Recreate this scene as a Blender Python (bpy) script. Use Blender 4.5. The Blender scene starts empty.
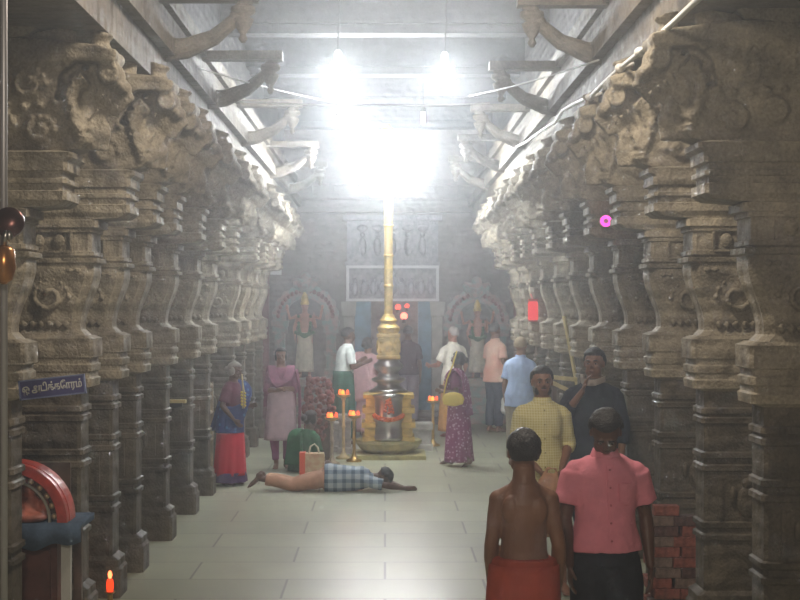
import bpy, math, random
from mathutils import Vector, Matrix, noise
random.seed(7)
PI = math.pi
F = 1600.0; HC = 2.1
scn = bpy.context.scene
COL = scn.collection
def V(*a): return Vector(a)
def wx(px, D): return (px-385.0)*D/F           # a lateral distance read off the photograph at depth D
def wz(py, D): return HC-(py-306.0)*D/F

# ------------------------------------------------------------------ materials
def mat(name, col, rough=.7, metal=0., emit=None, es=0., var=.0, nscale=6., bump=0., bscale=30., spec=.5, col2=None, lo=.35, hi=.65, coat=0.):
    m = bpy.data.materials.new(name); m.use_nodes = True
    nt = m.node_tree; b = nt.nodes['Principled BSDF']
    b.inputs['Roughness'].default_value = rough; b.inputs['Metallic'].default_value = metal
    b.inputs['Specular IOR Level'].default_value = spec
    b.inputs['Base Color'].default_value = (*col, 1)
    if coat: b.inputs['Coat Weight'].default_value = coat
    if emit: b.inputs['Emission Color'].default_value = (*emit, 1); b.inputs['Emission Strength'].default_value = es
    if var or col2 or bump:
        tc = nt.nodes.new('ShaderNodeTexCoord')
    if var or col2:
        n = nt.nodes.new('ShaderNodeTexNoise'); n.inputs['Scale'].default_value = nscale; n.inputs['Detail'].default_value = 6
        nt.links.new(tc.outputs['Object'], n.inputs['Vector'])
        r = nt.nodes.new('ShaderNodeValToRGB'); nt.links.new(n.outputs['Fac'], r.inputs[0])
        c2 = col2 or tuple(min(1, c*(1+var)) for c in col)
        c1 = col if col2 else tuple(c*(1-var) for c in col)
        r.color_ramp.elements[0].position = lo; r.color_ramp.elements[1].position = hi
        r.color_ramp.elements[0].color = (*c1, 1); r.color_ramp.elements[1].color = (*c2, 1)
        nt.links.new(r.outputs[0], b.inputs['Base Color'])
    if bump:
        n2 = nt.nodes.new('ShaderNodeTexNoise'); n2.inputs['Scale'].default_value = bscale; n2.inputs['Detail'].default_value = 5
        nt.links.new(tc.outputs['Object'], n2.inputs['Vector'])
        bp = nt.nodes.new('ShaderNodeBump'); bp.inputs['Strength'].default_value = bump; bp.inputs['Distance'].default_value = .02
        nt.links.new(n2.outputs['Fac'], bp.inputs['Height']); nt.links.new(bp.outputs[0], b.inputs['Normal'])
    return m

def stone_mat(name, c1, c2, carve=.6, tint=None):
    """weathered granite: mottled colour, wear patches, fine carved bands as bump"""
    m = bpy.data.materials.new(name); m.use_nodes = True; nt = m.node_tree; L = nt.links.new
    b = nt.nodes['Principled BSDF']; b.inputs['Roughness'].default_value = .62; b.inputs['Specular IOR Level'].default_value = .35
    tc = nt.nodes.new('ShaderNodeTexCoord')
    n = nt.nodes.new('ShaderNodeTexNoise'); n.inputs['Scale'].default_value = 2.2; n.inputs['Detail'].default_value = 8; n.inputs['Roughness'].default_value = .7
    L(tc.outputs['Object'], n.inputs['Vector'])
    r = nt.nodes.new('ShaderNodeValToRGB'); L(n.outputs['Fac'], r.inputs[0])
    e = r.color_ramp.elements; e[0].position = .3; e[1].position = .72; e[0].color = (*c1, 1); e[1].color = (*c2, 1)
    g = nt.nodes.new('ShaderNodeTexNoise'); g.inputs['Scale'].default_value = 60; g.inputs['Detail'].default_value = 3
    L(tc.outputs['Object'], g.inputs['Vector'])
    mx = nt.nodes.new('ShaderNodeMix'); mx.data_type = 'RGBA'; mx.blend_type = 'OVERLAY'; mx.inputs[0].default_value = .55
    L(r.outputs[0], mx.inputs[6]); L(g.outputs['Fac'], mx.inputs[7]); L(mx.outputs[2], b.inputs['Base Color'])
    # carved relief: little bands (wave in z) broken by voronoi ornament
    w = nt.nodes.new('ShaderNodeTexVoronoi'); w.inputs['Scale'].default_value = 9; w.feature = 'SMOOTH_F1'
    L(tc.outputs['Object'], w.inputs['Vector'])
    wv = nt.nodes.new('ShaderNodeTexWave'); wv.bands_direction = 'Z'; wv.inputs['Scale'].default_value = 3.2; wv.inputs['Distortion'].default_value = .6; wv.inputs['Detail'].default_value = 2
    L(tc.outputs['Object'], wv.inputs['Vector'])
    ad = nt.nodes.new('ShaderNodeMath'); ad.operation = 'MULTIPLY_ADD'; ad.inputs[1].default_value = .13
    L(wv.outputs['Fac'], ad.inputs[0]); L(w.outputs['Distance'], ad.inputs[2])
    ad2 = nt.nodes.new('ShaderNodeMath'); ad2.operation = 'MULTIPLY_ADD'; ad2.inputs[1].default_value = .22
    L(g.outputs['Fac'], ad2.inputs[0]); L(ad.outputs[0], ad2.inputs[2])
    bp = nt.nodes.new('ShaderNodeBump'); bp.inputs['Strength'].default_value = carve; bp.inputs['Distance'].default_value = .04
    L(ad2.outputs[0], bp.inputs['Height']); L(bp.outputs[0], b.inputs['Normal'])
    return m

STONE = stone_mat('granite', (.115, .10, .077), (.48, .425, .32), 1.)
STONE2 = stone_mat('granite_red', (.12, .085, .07), (.33, .25, .20))
SHAFT = stone_mat('granite_shaft_shaded', (.038, .034, .027), (.20, .17, .125), .8)  # darker granite copy: the dimness low on the pillars is put into its colour
BEAM = stone_mat('granite_beam', (.07, .062, .05), (.22, .19, .145), .8)
CEILSTONE = stone_mat('dark_ceiling_stone', (.02, .021, .024), (.06, .058, .058), .8)  # near-black stone for the ceiling, cross beams and stone above the beams
WALL = stone_mat('granite_wall', (.10, .085, .08), (.22, .19, .18), .7)

def floor_mat():
    m = bpy.data.materials.new('floor_granite'); m.use_nodes = True; nt = m.node_tree; L = nt.links.new
    b = nt.nodes['Principled BSDF']; b.inputs['Specular IOR Level'].default_value = .5
    tc = nt.nodes.new('ShaderNodeTexCoord')
    br = nt.nodes.new('ShaderNodeTexBrick'); br.inputs['Scale'].default_value = 1.0
    br.inputs['Brick Width'].default_value = 1.5; br.inputs['Row Height'].default_value = .82; br.inputs['Mortar Size'].default_value = .011
    br.inputs['Color1'].default_value = (.44, .46, .335, 1); br.inputs['Color2'].default_value = (.36, .375, .275, 1); br.inputs['Mortar'].default_value = (.17, .165, .13, 1)
    br.inputs['Mortar Smooth'].default_value = .3; br.inputs['Bias'].default_value = .1
    L(tc.outputs['Object'], br.inputs['Vector'])
    n = nt.nodes.new('ShaderNodeTexNoise'); n.inputs['Scale'].default_value = 1.6; n.inputs['Detail'].default_value = 8; n.inputs['Roughness'].default_value = .65
    L(tc.outputs['Object'], n.inputs['Vector'])
    mx = nt.nodes.new('ShaderNodeMix'); mx.data_type = 'RGBA'; mx.blend_type = 'OVERLAY'; mx.inputs[0].default_value = .35
    L(br.outputs['Color'], mx.inputs[6]); L(n.outputs['Fac'], mx.inputs[7]); L(mx.outputs[2], b.inputs['Base Color'])
    r = nt.nodes.new('ShaderNodeMapRange'); r.inputs[3].default_value = .30; r.inputs[4].default_value = .40
    r.inputs[1].default_value = .3; r.inputs[2].default_value = .7
    L(n.outputs['Fac'], r.inputs[0]); L(r.outputs[0], b.inputs['Roughness'])
    bp = nt.nodes.new('ShaderNodeBump'); bp.inputs['Strength'].default_value = .25; bp.inputs['Distance'].default_value = .01
    n3 = nt.nodes.new('ShaderNodeTexNoise'); n3.inputs['Scale'].default_value = 5; L(tc.outputs['Object'], n3.inputs['Vector'])
    L(n3.outputs['Fac'], bp.inputs['Height']); L(bp.outputs[0], b.inputs['Normal'])
    return m

def pattern_mat(name, base, spots, scale=40, thr=.5, rough=.85):
    m = bpy.data.materials.new(name); m.use_nodes = True; nt = m.node_tree; L = nt.links.new
    b = nt.nodes['Principled BSDF']; b.inputs['Roughness'].default_value = rough; b.inputs['Specular IOR Level'].default_value = .2
    tc = nt.nodes.new('ShaderNodeTexCoord'); n = nt.nodes.new('ShaderNodeTexVoronoi'); n.inputs['Scale'].default_value = scale
    L(tc.outputs['Object'], n.inputs['Vector'])
    r = nt.nodes.new('ShaderNodeValToRGB'); L(n.outputs['Distance'], r.inputs[0])
    e = r.color_ramp.elements; e[0].position = thr-.12; e[1].position = thr; e[0].color = (*spots, 1); e[1].color = (*base, 1)
    L(r.outputs[0], b.inputs['Base Color'])
    return m
def check_mat(name, c0, c1, c2, fx, fz, axis_a='X', axis_b='Z', rough=.85):
    """woven check: two sets of stripes multiplied"""
    m = bpy.data.materials.new(name); m.use_nodes = True; nt = m.node_tree; L = nt.links.new
    b = nt.nodes['Principled BSDF']; b.inputs['Roughness'].default_value = rough; b.inputs['Specular IOR Level'].default_value = .2
    tc = nt.nodes.new('ShaderNodeTexCoord'); sp = nt.nodes.new('ShaderNodeSeparateXYZ'); L(tc.outputs['Object'], sp.inputs[0])
    def stripe(ax, f):
        a = nt.nodes.new('ShaderNodeMath'); a.operation = 'MULTIPLY'; a.inputs[1].default_value = f; L(sp.outputs[ax], a.inputs[0])
        s = nt.nodes.new('ShaderNodeMath'); s.operation = 'SINE'; L(a.outputs[0], s.inputs[0])
        g = nt.nodes.new('ShaderNodeMath'); g.operation = 'GREATER_THAN'; g.inputs[1].default_value = .25; L(s.outputs[0], g.inputs[0]); return g
    a, c = stripe(axis_a, fx), stripe(axis_b, fz)
    s = nt.nodes.new('ShaderNodeMath'); s.operation = 'ADD'; L(a.outputs[0], s.inputs[0]); L(c.outputs[0], s.inputs[1])
    h = nt.nodes.new('ShaderNodeMath'); h.operation = 'MULTIPLY'; h.inputs[1].default_value = .5; L(s.outputs[0], h.inputs[0])
    r = nt.nodes.new('ShaderNodeValToRGB'); L(h.outputs[0], r.inputs[0]); r.color_ramp.interpolation = 'CONSTANT'
    e = r.color_ramp.elements; e[0].color = (*c0, 1); e[0].position = 0; e[1].position = .4; e[1].color = (*c1, 1)
    q = e.new(.9); q.color = (*c2, 1)
    L(r.outputs[0], b.inputs['Base Color'])
    return m
def glow(name, col, s, clear=True):
    """a lit lamp envelope: glows and lets light through"""
    m = bpy.data.materials.new(name); m.use_nodes = True; nt = m.node_tree; nt.nodes.clear()
    o = nt.nodes.new('ShaderNodeOutputMaterial'); e = nt.nodes.new('ShaderNodeEmission'); e.inputs[0].default_value = (*col, 1); e.inputs[1].default_value = s
    if clear:
        t = nt.nodes.new('ShaderNodeBsdfTransparent'); a = nt.nodes.new('ShaderNodeAddShader')
        nt.links.new(e.outputs[0], a.inputs[0]); nt.links.new(t.outputs[0], a.inputs[1]); nt.links.new(a.outputs[0], o.inputs[0])
    else: nt.links.new(e.outputs[0], o.inputs[0])
    m.cycles.emission_sampling = 'NONE' if clear else 'AUTO'
    return m

GOLD = mat('gilded_metal', (.58, .42, .12), .48, .6, var=.25, nscale=9, bump=.5, bscale=40)
SILVER = mat('polished_steel', (.42, .41, .39), .28, 1., bump=.1, bscale=25)
BRASS = mat('old_brass', (.55, .36, .12), .3, .9, var=.2)
BLACK = mat('black_paint', (.012, .012, .014), .5)
CABLE = mat('dark_cable', (.05, .05, .05), .6)
WCABLE = mat('white_cable', (.85, .85, .83), .5)
WOODY = mat('yellow_painted_wood', (.52, .43, .20), .6, var=.2, nscale=8)
WOODP = mat('pale_worn_wood', (.36, .29, .20), .6, var=.3, nscale=10)
WOODD = mat('dark_wood', (.09, .055, .035), .6, var=.3, nscale=10)
HAIR = mat('black_hair', (.012, .010, .009), .45, bump=.6, bscale=120)
GREYHAIR = mat('grey_hair', (.30, .28, .25), .6, bump=.6, bscale=120)
BLONDHAIR = mat('thin_tan_hair', (.30, .23, .13), .6, bump=.5, bscale=100)
EYE = mat('eye_white', (.30, .26, .22), .3)
IRIS = mat('dark_iris', (.02, .012, .01), .2)
LIP = mat('lips', (.16, .06, .05), .5)
def skin(n, c): return mat(n, c, .5, var=.10, nscale=5, bump=.08, bscale=40)
SK_D = skin('skin_dark', (.115, .052, .030)); SK_M = skin('skin_brown', (.22, .105, .060)); SK_L = skin('skin_light_brown', (.32, .17, .105))
def cloth(n, c, var=.08, bump=.15): return mat(n, c, .88, var=var, nscale=14, bump=bump, bscale=70, spec=.15)

# ------------------------------------------------------------------ mesh building
class MB:
    def __init__(s): s.v = []; s.f = []
    def add(s, vs, fs, M=None):
        n = len(s.v)
        s.v += [tuple(M @ Vector(v)) if M else tuple(v) for v in vs]
        s.f += [tuple(i+n for i in f) for f in fs]; return s
    def box(s, c, d, rot=None):
        hx, hy, hz = d[0]/2, d[1]/2, d[2]/2
        vs = [(x, y, z) for x in (-hx, hx) for y in (-hy, hy) for z in (-hz, hz)]
        M = Matrix.Translation(c) @ (rot.to_4x4() if rot is not None else Matrix())
        return s.add(vs, [(0,1,3,2),(4,6,7,5),(0,4,5,1),(2,3,7,6),(0,2,6,4),(1,5,7,3)], M)
    def rings(s, R, caps=True, closed=False):
        n = len(R[0]); vs = [p for r in R for p in r]; fs = []
        for k in range(len(R)-(0 if closed else 1)):
            a, b = k*n, ((k+1) % len(R))*n
            for i in range(n): j = (i+1) % n; fs.append((a+i, a+j, b+j, b+i))
        if caps and not closed: fs.append(tuple(range(n-1, -1, -1))); fs.append(tuple((len(R)-1)*n+i for i in range(n)))
        return s.add(vs, fs)
    def lathe(s, prof, c=(0,0,0), n=24, M=None, sy=1.):
        R = [[(c[0]+r*math.cos(2*PI*i/n), c[1]+sy*r*math.sin(2*PI*i/n), c[2]+z) for i in range(n)] for r, z in prof]
        if M: R = [[tuple(M @ Vector(p)) for p in r] for r in R]
        return s.rings(R)
    def tube(s, pts, r, n=10, flat=1., up=None):
        pts = [Vector(p) for p in pts]; R = []
        rr = r if isinstance(r, (list, tuple)) else [r]*len(pts)
        ref = up
        for i, p in enumerate(pts):
            t = (pts[min(i+1, len(pts)-1)]-pts[max(i-1, 0)]).normalized()
            if ref is None: ref = V(0,0,1) if abs(t.z) < .9 else V(1,0,0)
            a = t.cross(ref)
            if a.length < 1e-5: a = t.orthogonal()
            a.normalize(); b = a.cross(t).normalized()
            if up is None: ref = b
            R.append([tuple(p+a*rr[i]*math.cos(2*PI*k/n)+b*rr[i]*flat*math.sin(2*PI*k/n)) for k in range(n)])
        return s.rings(R)
    def ell(s, c, r, n=14, m=9, R=None):
        if not hasattr(r, '__len__'): r = (r, r, r)
        Mx = Matrix.Translation(c) @ (R.to_4x4() if R is not None else Matrix())
        vs = []; fs = []
        for j in range(1, m):
            t = PI*j/m
            for i in range(n):
                a = 2*PI*i/n; vs.append((r[0]*math.sin(t)*math.cos(a), r[1]*math.sin(t)*math.sin(a), r[2]*math.cos(t)))
        for j in range(m-2):
            for i in range(n):
                k = (i+1) % n; fs.append((j*n+i, (j+1)*n+i, (j+1)*n+k, j*n+k))
        tp = len(vs); vs += [(0,0,r[2]), (0,0,-r[2])]
        for i in range(n):
            k = (i+1) % n; fs.append((tp, i, k)); fs.append((tp+1, (m-2)*n+k, (m-2)*n+i))
        return s.add(vs, fs, Mx)
    def limb(s, p0, p1, r0, r1, n=14):
        p0, p1 = Vector(p0), Vector(p1)
        s.tube([p0, p0.lerp(p1, .5), p1], [r0, (r0+r1)/2, r1], n)
        s.ell(p0, r0, n); s.ell(p1, r1, n); return s
    def prism(s, pts, t, M=None):
        """2-D outline (x,z) thickened along y by t, centred"""
        n = len(pts)
        vs = [(x, -t/2, z) for x, z in pts]+[(x, t/2, z) for x, z in pts]
        fs = [tuple(range(n)), tuple(range(2*n-1, n-1, -1))]+[(i, i+n, (i+1) % n+n, (i+1) % n) for i in range(n)]
        return s.add(vs, fs, M)
    def mesh(s, name):
        me = bpy.data.meshes.new(name); me.from_pydata(s.v, [], s.f); me.update(); return me
    def build(s, name, material, parent=None, smooth=False, voxel=None, disp=None, loc=None, iters=4, ang=None):
        me = s.mesh(name)
        if voxel: me = remesh(me, voxel, iters); smooth = True
        else:
            import bmesh
            bm = bmesh.new(); bm.from_mesh(me); bmesh.ops.recalc_face_normals(bm, faces=bm.faces); bm.to_mesh(me); bm.free()
        if disp:
            me.update(); ns = [v.normal.copy() for v in me.vertices]
            for v, nn in zip(me.vertices, ns):
                d = disp(v.co)
                v.co += nn*d
        me.name = name
        me.materials.clear(); me.materials.append(material)
        if smooth: me.polygons.foreach_set('use_smooth', [True]*len(me.polygons))
        o = bpy.data.objects.new(name, me); COL.objects.link(o)
        if parent: o.parent = parent
        if loc: o.location = loc
        return o
def remesh(me, vox, iters=4):
    o = bpy.data.objects.new('tmp', me); COL.objects.link(o)
    m = o.modifiers.new('r', 'REMESH'); m.mode = 'VOXEL'; m.voxel_size = vox
    if iters:
        q = o.modifiers.new('s', 'SMOOTH'); q.factor = .5; q.iterations = iters
    dg = bpy.context.evaluated_depsgraph_get()
    out = bpy.data.meshes.new_from_object(o.evaluated_get(dg), depsgraph=dg)
    bpy.data.objects.remove(o); bpy.data.meshes.remove(me)
    return out
def tag(o, label, cat, group=None, kind=None):
    if label: o['label'] = label
    if cat: o['category'] = cat
    if group: o['group'] = group
    if kind: o['kind'] = kind
    return o
def thing(name, label, cat, loc=(0,0,0), rz=0., group=None):
    o = bpy.data.objects.new(name, None); COL.objects.link(o); o.location = loc; o.rotation_euler = (0, 0, rz)
    return tag(o, label, cat, group)
def struct(name, mb, m):
    o = mb.build(name, m); o['kind'] = 'structure'; return o
def copy_tree(o, parent=None):
    c = o.copy(); COL.objects.link(c)
    if parent: c.parent = parent; c.matrix_parent_inverse = o.matrix_parent_inverse
    for ch in list(o.children): copy_tree(ch, c)
    return c

# ------------------------------------------------------------------ people
def wrinkle(amp, sc, seed=0., stretch=.35):
    def f(co):
        return amp*(noise.noise(Vector((co.x*sc+seed, co.y*sc, co.z*sc*stretch+seed)))*.7+noise.noise(Vector((co.x*sc*2.3, co.y*sc*2.3+seed, co.z*sc*1.6)))*.4)
    return f
TORSO = [(.80, .075, .075), (.86, .140, .108), (.93, .152, .118), (1.0, .140, .110), (1.07, .128, .102), (1.15, .133, .106), (1.24, .143, .112), (1.31, .146, .108), (1.35, .130, .094), (1.385, .092, .078), (1.42, .060, .062), (1.50, .053, .057)]
def tor(z):
    for a, b in zip(TORSO, TORSO[1:]):
        if a[0] <= z <= b[0]:
            t = (z-a[0])/(b[0]-a[0]); return a[1]+t*(b[1]-a[1]), a[2]+t*(b[2]-a[2])
    return TORSO[0][1:] if z < .8 else TORSO[-1][1:]
def ellring(c, rx, ry, n=28, f=None, sq=2.3):
    out = []
    for i in range(n):
        a = 2*PI*i/n; ca, sa = math.cos(a), math.sin(a)
        k = (abs(ca)**sq+abs(sa)**sq)**(-1/sq)
        g = f(a) if f else 1.
        out.append((c[0]+rx*k*ca*g, c[1]+ry*k*sa*g, c[2]))
    return out
class Fig:
    """poses a canonical 1.65 m figure: front is -Y, the figure's left is +X.  J holds joints; lean tips everything above the hips."""
    def __init__(s, H=1.65, J=None, lean=0., side=0., twist=0., pitch=0., yaw=0., wide=1., belly=0., M=None, roll=0.):
        s.k = H/1.65; s.wide = wide; s.belly = belly
        s.J = dict(hipL=(.085,0,.88), kneeL=(.095,-.02,.47), ankL=(.10,.02,.085), hipR=(-.085,0,.88), kneeR=(-.095,-.02,.47), ankR=(-.10,.02,.085),
                   shL=(.148,0,1.325), elL=(.195,.03,1.06), wrL=(.205,-.05,.83), shR=(-.148,0,1.325), elR=(-.195,.03,1.06), wrR=(-.205,-.05,.83),
                   toeL=(.12,-1,0), toeR=(-.12,-1,0), haL=(0,-.15,-1), haR=(0,-.15,-1))
        if J:
            for k_, v_ in J.items():
                if k_[:2] in ('el', 'wr') and abs(v_[0]) > .18 and v_[2] < 1.25: v_ = (v_[0]*.86, v_[1], v_[2])
                s.J[k_] = v_
        s.U = Matrix.Translation((0,0,.9)) @ Matrix.Rotation(lean, 4, 'X') @ Matrix.Rotation(side, 4, 'Y') @ Matrix.Rotation(twist, 4, 'Z') @ Matrix.Translation((0,0,-.9))
        s.Hd = s.U @ Matrix.Translation((0,0,1.46)) @ Matrix.Rotation(yaw, 4, 'Z') @ Matrix.Rotation(pitch, 4, 'X') @ Matrix.Rotation(roll, 4, 'Y') @ Matrix.Translation((0,0,-1.46))
        s.M = (M or Matrix()) @ Matrix.Scale(s.k, 4)
    def fin(s, mb, k0=0):
        mb.v[k0:] = [tuple(s.M @ Vector(p)) for p in mb.v[k0:]]; return mb
    def j(s, n):
        p = Vector(s.J[n]); p.x = p.x*(s.wide if n[:2] in ('sh','el','wr') else 1)
        return s.U @ p if n[:2] in ('sh', 'el', 'wr') else p
    def torso(s, mb, z0, z1, inf=0., step=.03, hem=0., nr=28, fold=None):
        R = []; z = z0
        zs = []
        while z < z1-1e-4: zs.append(z); z += step
        zs.append(z1)
        for z in zs:
            rx, ry = tor(max(z, .86) if z < .86 else z)
            if z > .95: rx *= 1+(s.wide-1)*min(1, (z-.95)/.2) if z < 1.4 else 1
            ry += s.belly*math.exp(-((z-1.05)/.14)**2)
            h = hem*max(0, (1.1-z)/.3)
            t = max(0., min(1., (z-.9)/.12)); 
            ring = ellring((0, (-.4*s.belly*math.exp(-((z-1.05)/.14)**2)), z), rx+inf+h, ry+inf+h, nr, (lambda a, z=z: fold(a, z)) if fold else None)
            R.append([tuple((s.U @ Vector(p))*t+Vector(p)*(1-t)) for p in ring])
        mb.rings(R); return mb
    def hand(s, mb, sd, grip=.35, fr=.0085):
        w = s.j('wr'+sd); el = s.j('el'+sd); d = Vector(s.J['ha'+sd]); d = (s.U.to_3x3() @ d).normalized()
        inward = V(-1 if sd == 'L' else 1, 0, 0); inward = (inward-d*inward.dot(d)); 
        if inward.length < .2: inward = V(0,0,-1)-d*V(0,0,-1).dot(d)
        inward.normalize()                      # palm faces the body
        sdv = d.cross(inward).normalized()
        if sdv.dot(V(0,-1,0)) < 0 and abs(d.y) < .9: sdv = -sdv
        mb.tube([w-d*.01, w+d*.03, w+d*.065, w+d*.09], [.021, .030, .034, .028], 12, .45, up=inward)
        for q, (off, ln) in enumerate(((.027, .070), (.009, .080), (-.009, .075), (-.026, .060))):
            b = w+d*.075+sdv*off
            m1 = b+(d+inward*grip*.4).normalized()*ln*.5
            m2 = m1+(d+inward*grip*1.5).normalized()*ln*.30
            m3 = m2+(d+inward*grip*2.8).normalized()*ln*.22
            mb.tube([b, m1, m2, m3], [fr*1.1, fr, fr*.95, fr*.75], 8)
            mb.ell(m3, fr*.75, 8, 6)
        t0 = w+d*.025+sdv*.022; t1 = t0+(sdv*.7+d*.8+inward*.3).normalized()*.035; t2 = t1+(sdv*.25+d+inward*.5).normalized()*.028
        mb.tube([t0, t1, t2], [.012, .0105, .008], 8); mb.ell(t2, .008, 8, 6)
    def foot(s, mb, sd):
        a = s.j('ank'+sd); t = Vector(s.J['toe'+sd]).normalized(); dn = V(0,0,-1)-t*V(0,0,-1).dot(t)
        dn.normalize(); sdv = t.cross(dn)
        sole = a+dn*.06
        mb.ell(a+dn*.035-t*.025, (.032, .036, .045), 12, 8, )
        mb.tube([a+dn*.04-t*.03, a+dn*.035+t*.04, a+dn*.05+t*.10, a+dn*.062+t*.15], [.034, .036, .036, .024], 12, .8, up=dn)
        for q in range(5):
            mb.tube([a+dn*.062+t*.13+sdv*(q-2)*.015, a+dn*.066+t*(.175-.006*abs(q-1))+sdv*(q-2)*.016], [.011, .009 if q else .011], 8)
            mb.ell(a+dn*.066+t*(.175-.006*abs(q-1))+sdv*(q-2)*.016, .009, 8, 6)
    def head(s, mb):
        k0 = len(mb.v); 
        mb.ell((0,.008,1.585), (.074,.092,.088), 20, 14)           # cranium
        mb.ell((0,-.030,1.535), (.058,.058,.070), 18, 12)          # face
        mb.ell((0,-.045,1.490), (.036,.036,.028), 14, 8)           # chin
        for x in (-1, 1):
            mb.ell((x*.040,-.030,1.505), (.022,.045,.030), 12, 8)  # jaw
            mb.ell((x*.036,-.068,1.548), (.018,.014,.014), 10, 7)  # cheek
            mb.ell((x*.028,-.082,1.590), (.024,.010,.008), 10, 7)  # brow
            mb.ell((x*.075,.006,1.560), (.009,.018,.030), 10, 8, Matrix.Rotation(.25*x, 3, 'Z'))  # ear
        mb.tube([(0,-.082,1.588), (0,-.098,1.565), (0,-.108,1.545)], [.008,.010,.013], 10)
        for x in (-1, 1): mb.ell((x*.011,-.098,1.541), (.009,.010,.008), 8, 6)
        mb.ell((0,-.084,1.514), (.021,.010,.006), 10, 7); mb.ell((0,-.082,1.505), (.019,.010,.007), 10, 7)
        mb.tube([(0,.012,1.40), (0,.006,1.46), (0,0,1.53)], [.056,.050,.052], 16)
        mb.v[k0:] = [tuple(s.Hd @ Vector(p)) if i >= 0 else p for i, p in enumerate(mb.v[k0:])]
    def body(s, root, m, vox=.0065, face=True, hands=True, feet=True, grip=.35, grips=None):
        mb = MB(); s.torso(mb, .86, 1.50)
        U = s.U
        for sd, sx in (('L', 1), ('R', -1)):
            h, k, a = s.j('hip'+sd), s.j('knee'+sd), s.j('ank'+sd)
            mb.tube([h, h.lerp(k, .25), h.lerp(k, .6), k], [.085,.088,.068,.054], 16); mb.ell(h, .088); mb.ell(k, .055)
            back = V(0,.02,0)
            mb.tube([k, k.lerp(a, .3)+back, k.lerp(a, .65)+back*.5, a], [.054,.056,.042,.034], 14); mb.ell(a, .034)
            if feet: s.foot(mb, sd)
            c, e, w = s.j('sh'+sd), s.j('el'+sd), s.j('wr'+sd)
            mb.ell(c, .052); mb.tube([U @ V(sx*.05*s.wide,.005,1.385), U @ V(sx*.10*s.wide,0,1.352), c], [.035,.045,.050], 12)
            mb.tube([c, c.lerp(e, .35), c.lerp(e, .7), e], [.050,.047,.039,.036], 14); mb.ell(e, .036)
            mb.tube([e, e.lerp(w, .3), e.lerp(w, .7), w], [.037,.039,.029,.023], 14); mb.ell(w, .023)
            if hands: s.hand(mb, sd, (grips or {}).get(sd, grip))
            # chest / shoulder blade / buttock modelling
            k0 = len(mb.v)
            mb.ell((sx*.075*s.wide,.075,1.28), (.055,.035,.075)); mb.ell((sx*.065,-.072,1.26), (.060,.035,.05))
            mb.v[k0:] = [tuple(U @ Vector(p)) for p in mb.v[k0:]]
            mb.ell((sx*.07,.055,.88), (.07,.055,.08))
        s.head(mb)
        s.fin(mb)
        o = mb.build('body', m, root, voxel=vox*s.k, iters=2)
        if face:
            for x in (-1, 1):
                e = MB(); e.ell((x*.030,-.079,1.567), (.012,.008,.005), 12, 8); e.v = [tuple(s.M @ s.Hd @ Vector(p)) for p in e.v]
                eo = e.build('eye', EYE, root, smooth=True)
                i = MB(); i.ell((x*.030,-.0865,1.567), (.006,.003,.006), 10, 6); i.v = [tuple(s.M @ s.Hd @ Vector(p)) for p in i.v]
                i.build('iris', IRIS, eo, smooth=True)
            l = MB(); l.ell((0,-.0925,1.5095), (.021,.005,.0075), 12, 8); l.v = [tuple(s.M @ s.Hd @ Vector(p)) for p in l.v]
            l.build('lips', LIP, root, smooth=True)
            b = MB()
            for x in (-1, 1): b.tube([(x*.012,-.092,1.588), (x*.030,-.094,1.595), (x*.048,-.082,1.588)], [.003,.004,.002], 6)
            b.v = [tuple(s.M @ s.Hd @ Vector(p)) for p in b.v]
            b.build('eyebrows', HAIR, root, smooth=True)
        return o
    def hair(s, root, m, vol=.012, bun=None, braid=None, hairline=.62, name='hair', low=-.02, bald=False):
        mb = MB(); mb.ell((0,.010,1.588), (.078+vol, .096+vol, .092+vol), 40, 26)
        vs = []
        for p in mb.v:
            x, y, z = p; y0, z0 = y-.010, z-1.588
            # front below the hairline and everything under the nape sinks inside the head
            f = -y0/.1
            inside = (f > .15 and z0 < .045+.05*min(1, f)*(hairline-.4)) or z0 < low-.028*(1-max(0, min(1, f+.6))) or (abs(x) > .06 and z0 < .0 and f > -.25)
            if bald: inside = inside or z0 > .035
            if inside: q = V(x*.78, y0*.78+.010, z0*.78+1.588)
            else:
                d = .006*noise.noise(V(x*45, y*45, z*45)); q = V(x, y, z)*1; q += V(x, y0, z0).normalized()*d
            vs.append(tuple(q))
        mb.v = vs
        if bun or braid:
            for sx in (-1, 1): mb.ell((sx*.066,.012,1.558), (.024,.055,.062), 14, 10)
            mb.ell((0,.055,1.56), (.07,.055,.08), 16, 10)
        if bun: mb.ell((0, .115+bun*.3, 1.56), (bun, bun*.8, bun), 16, 12)
        if braid: mb.tube([(0,.10,1.57), (.01,.125,1.48), (.01,.13,1.38), (.0,.125,1.26), (.0,.125,1.26-braid)], [.035,.028,.024,.022,.010], 10)
        mb.v = [tuple(s.M @ s.Hd @ Vector(p)) for p in mb.v]
        return mb.build(name, m, root, smooth=True)
    def shirt(s, root, m, hem=.80, sleeve=.62, inf=.022, flare=.03, neck=1.41, name='shirt', vox=.009, wr=.010, seed=0., slr=.020, collar=True):
        mb = MB(); s.torso(mb, hem, neck, inf, hem=flare)
        for sd, sx in (('L', 1), ('R', -1)):
            c, e, w = s.j('sh'+sd), s.j('el'+sd), s.j('wr'+sd)
            mb.tube([s.U @ V(sx*.05*s.wide,.005,1.385), s.U @ V(sx*.10*s.wide,0,1.352), c], [.045,.056,.062], 14); mb.ell(c, .047+slr*.7)
            if sleeve <= 1: q = c.lerp(e, sleeve); mb.tube([c, c.lerp(e, sleeve*.6), q], [.052+slr, .050+slr, .047+slr*1.3], 16)
            else:
                q = e.lerp(w, sleeve-1); mb.tube([c, c.lerp(e, .6), e, q], [.052+slr, .047+slr, .040+slr, .032+slr], 16); mb.ell(e, .040+slr)
        s.fin(mb)
        o = mb.build(name, m, root, voxel=vox, disp=wrinkle(wr, 9, seed), iters=5)
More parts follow.
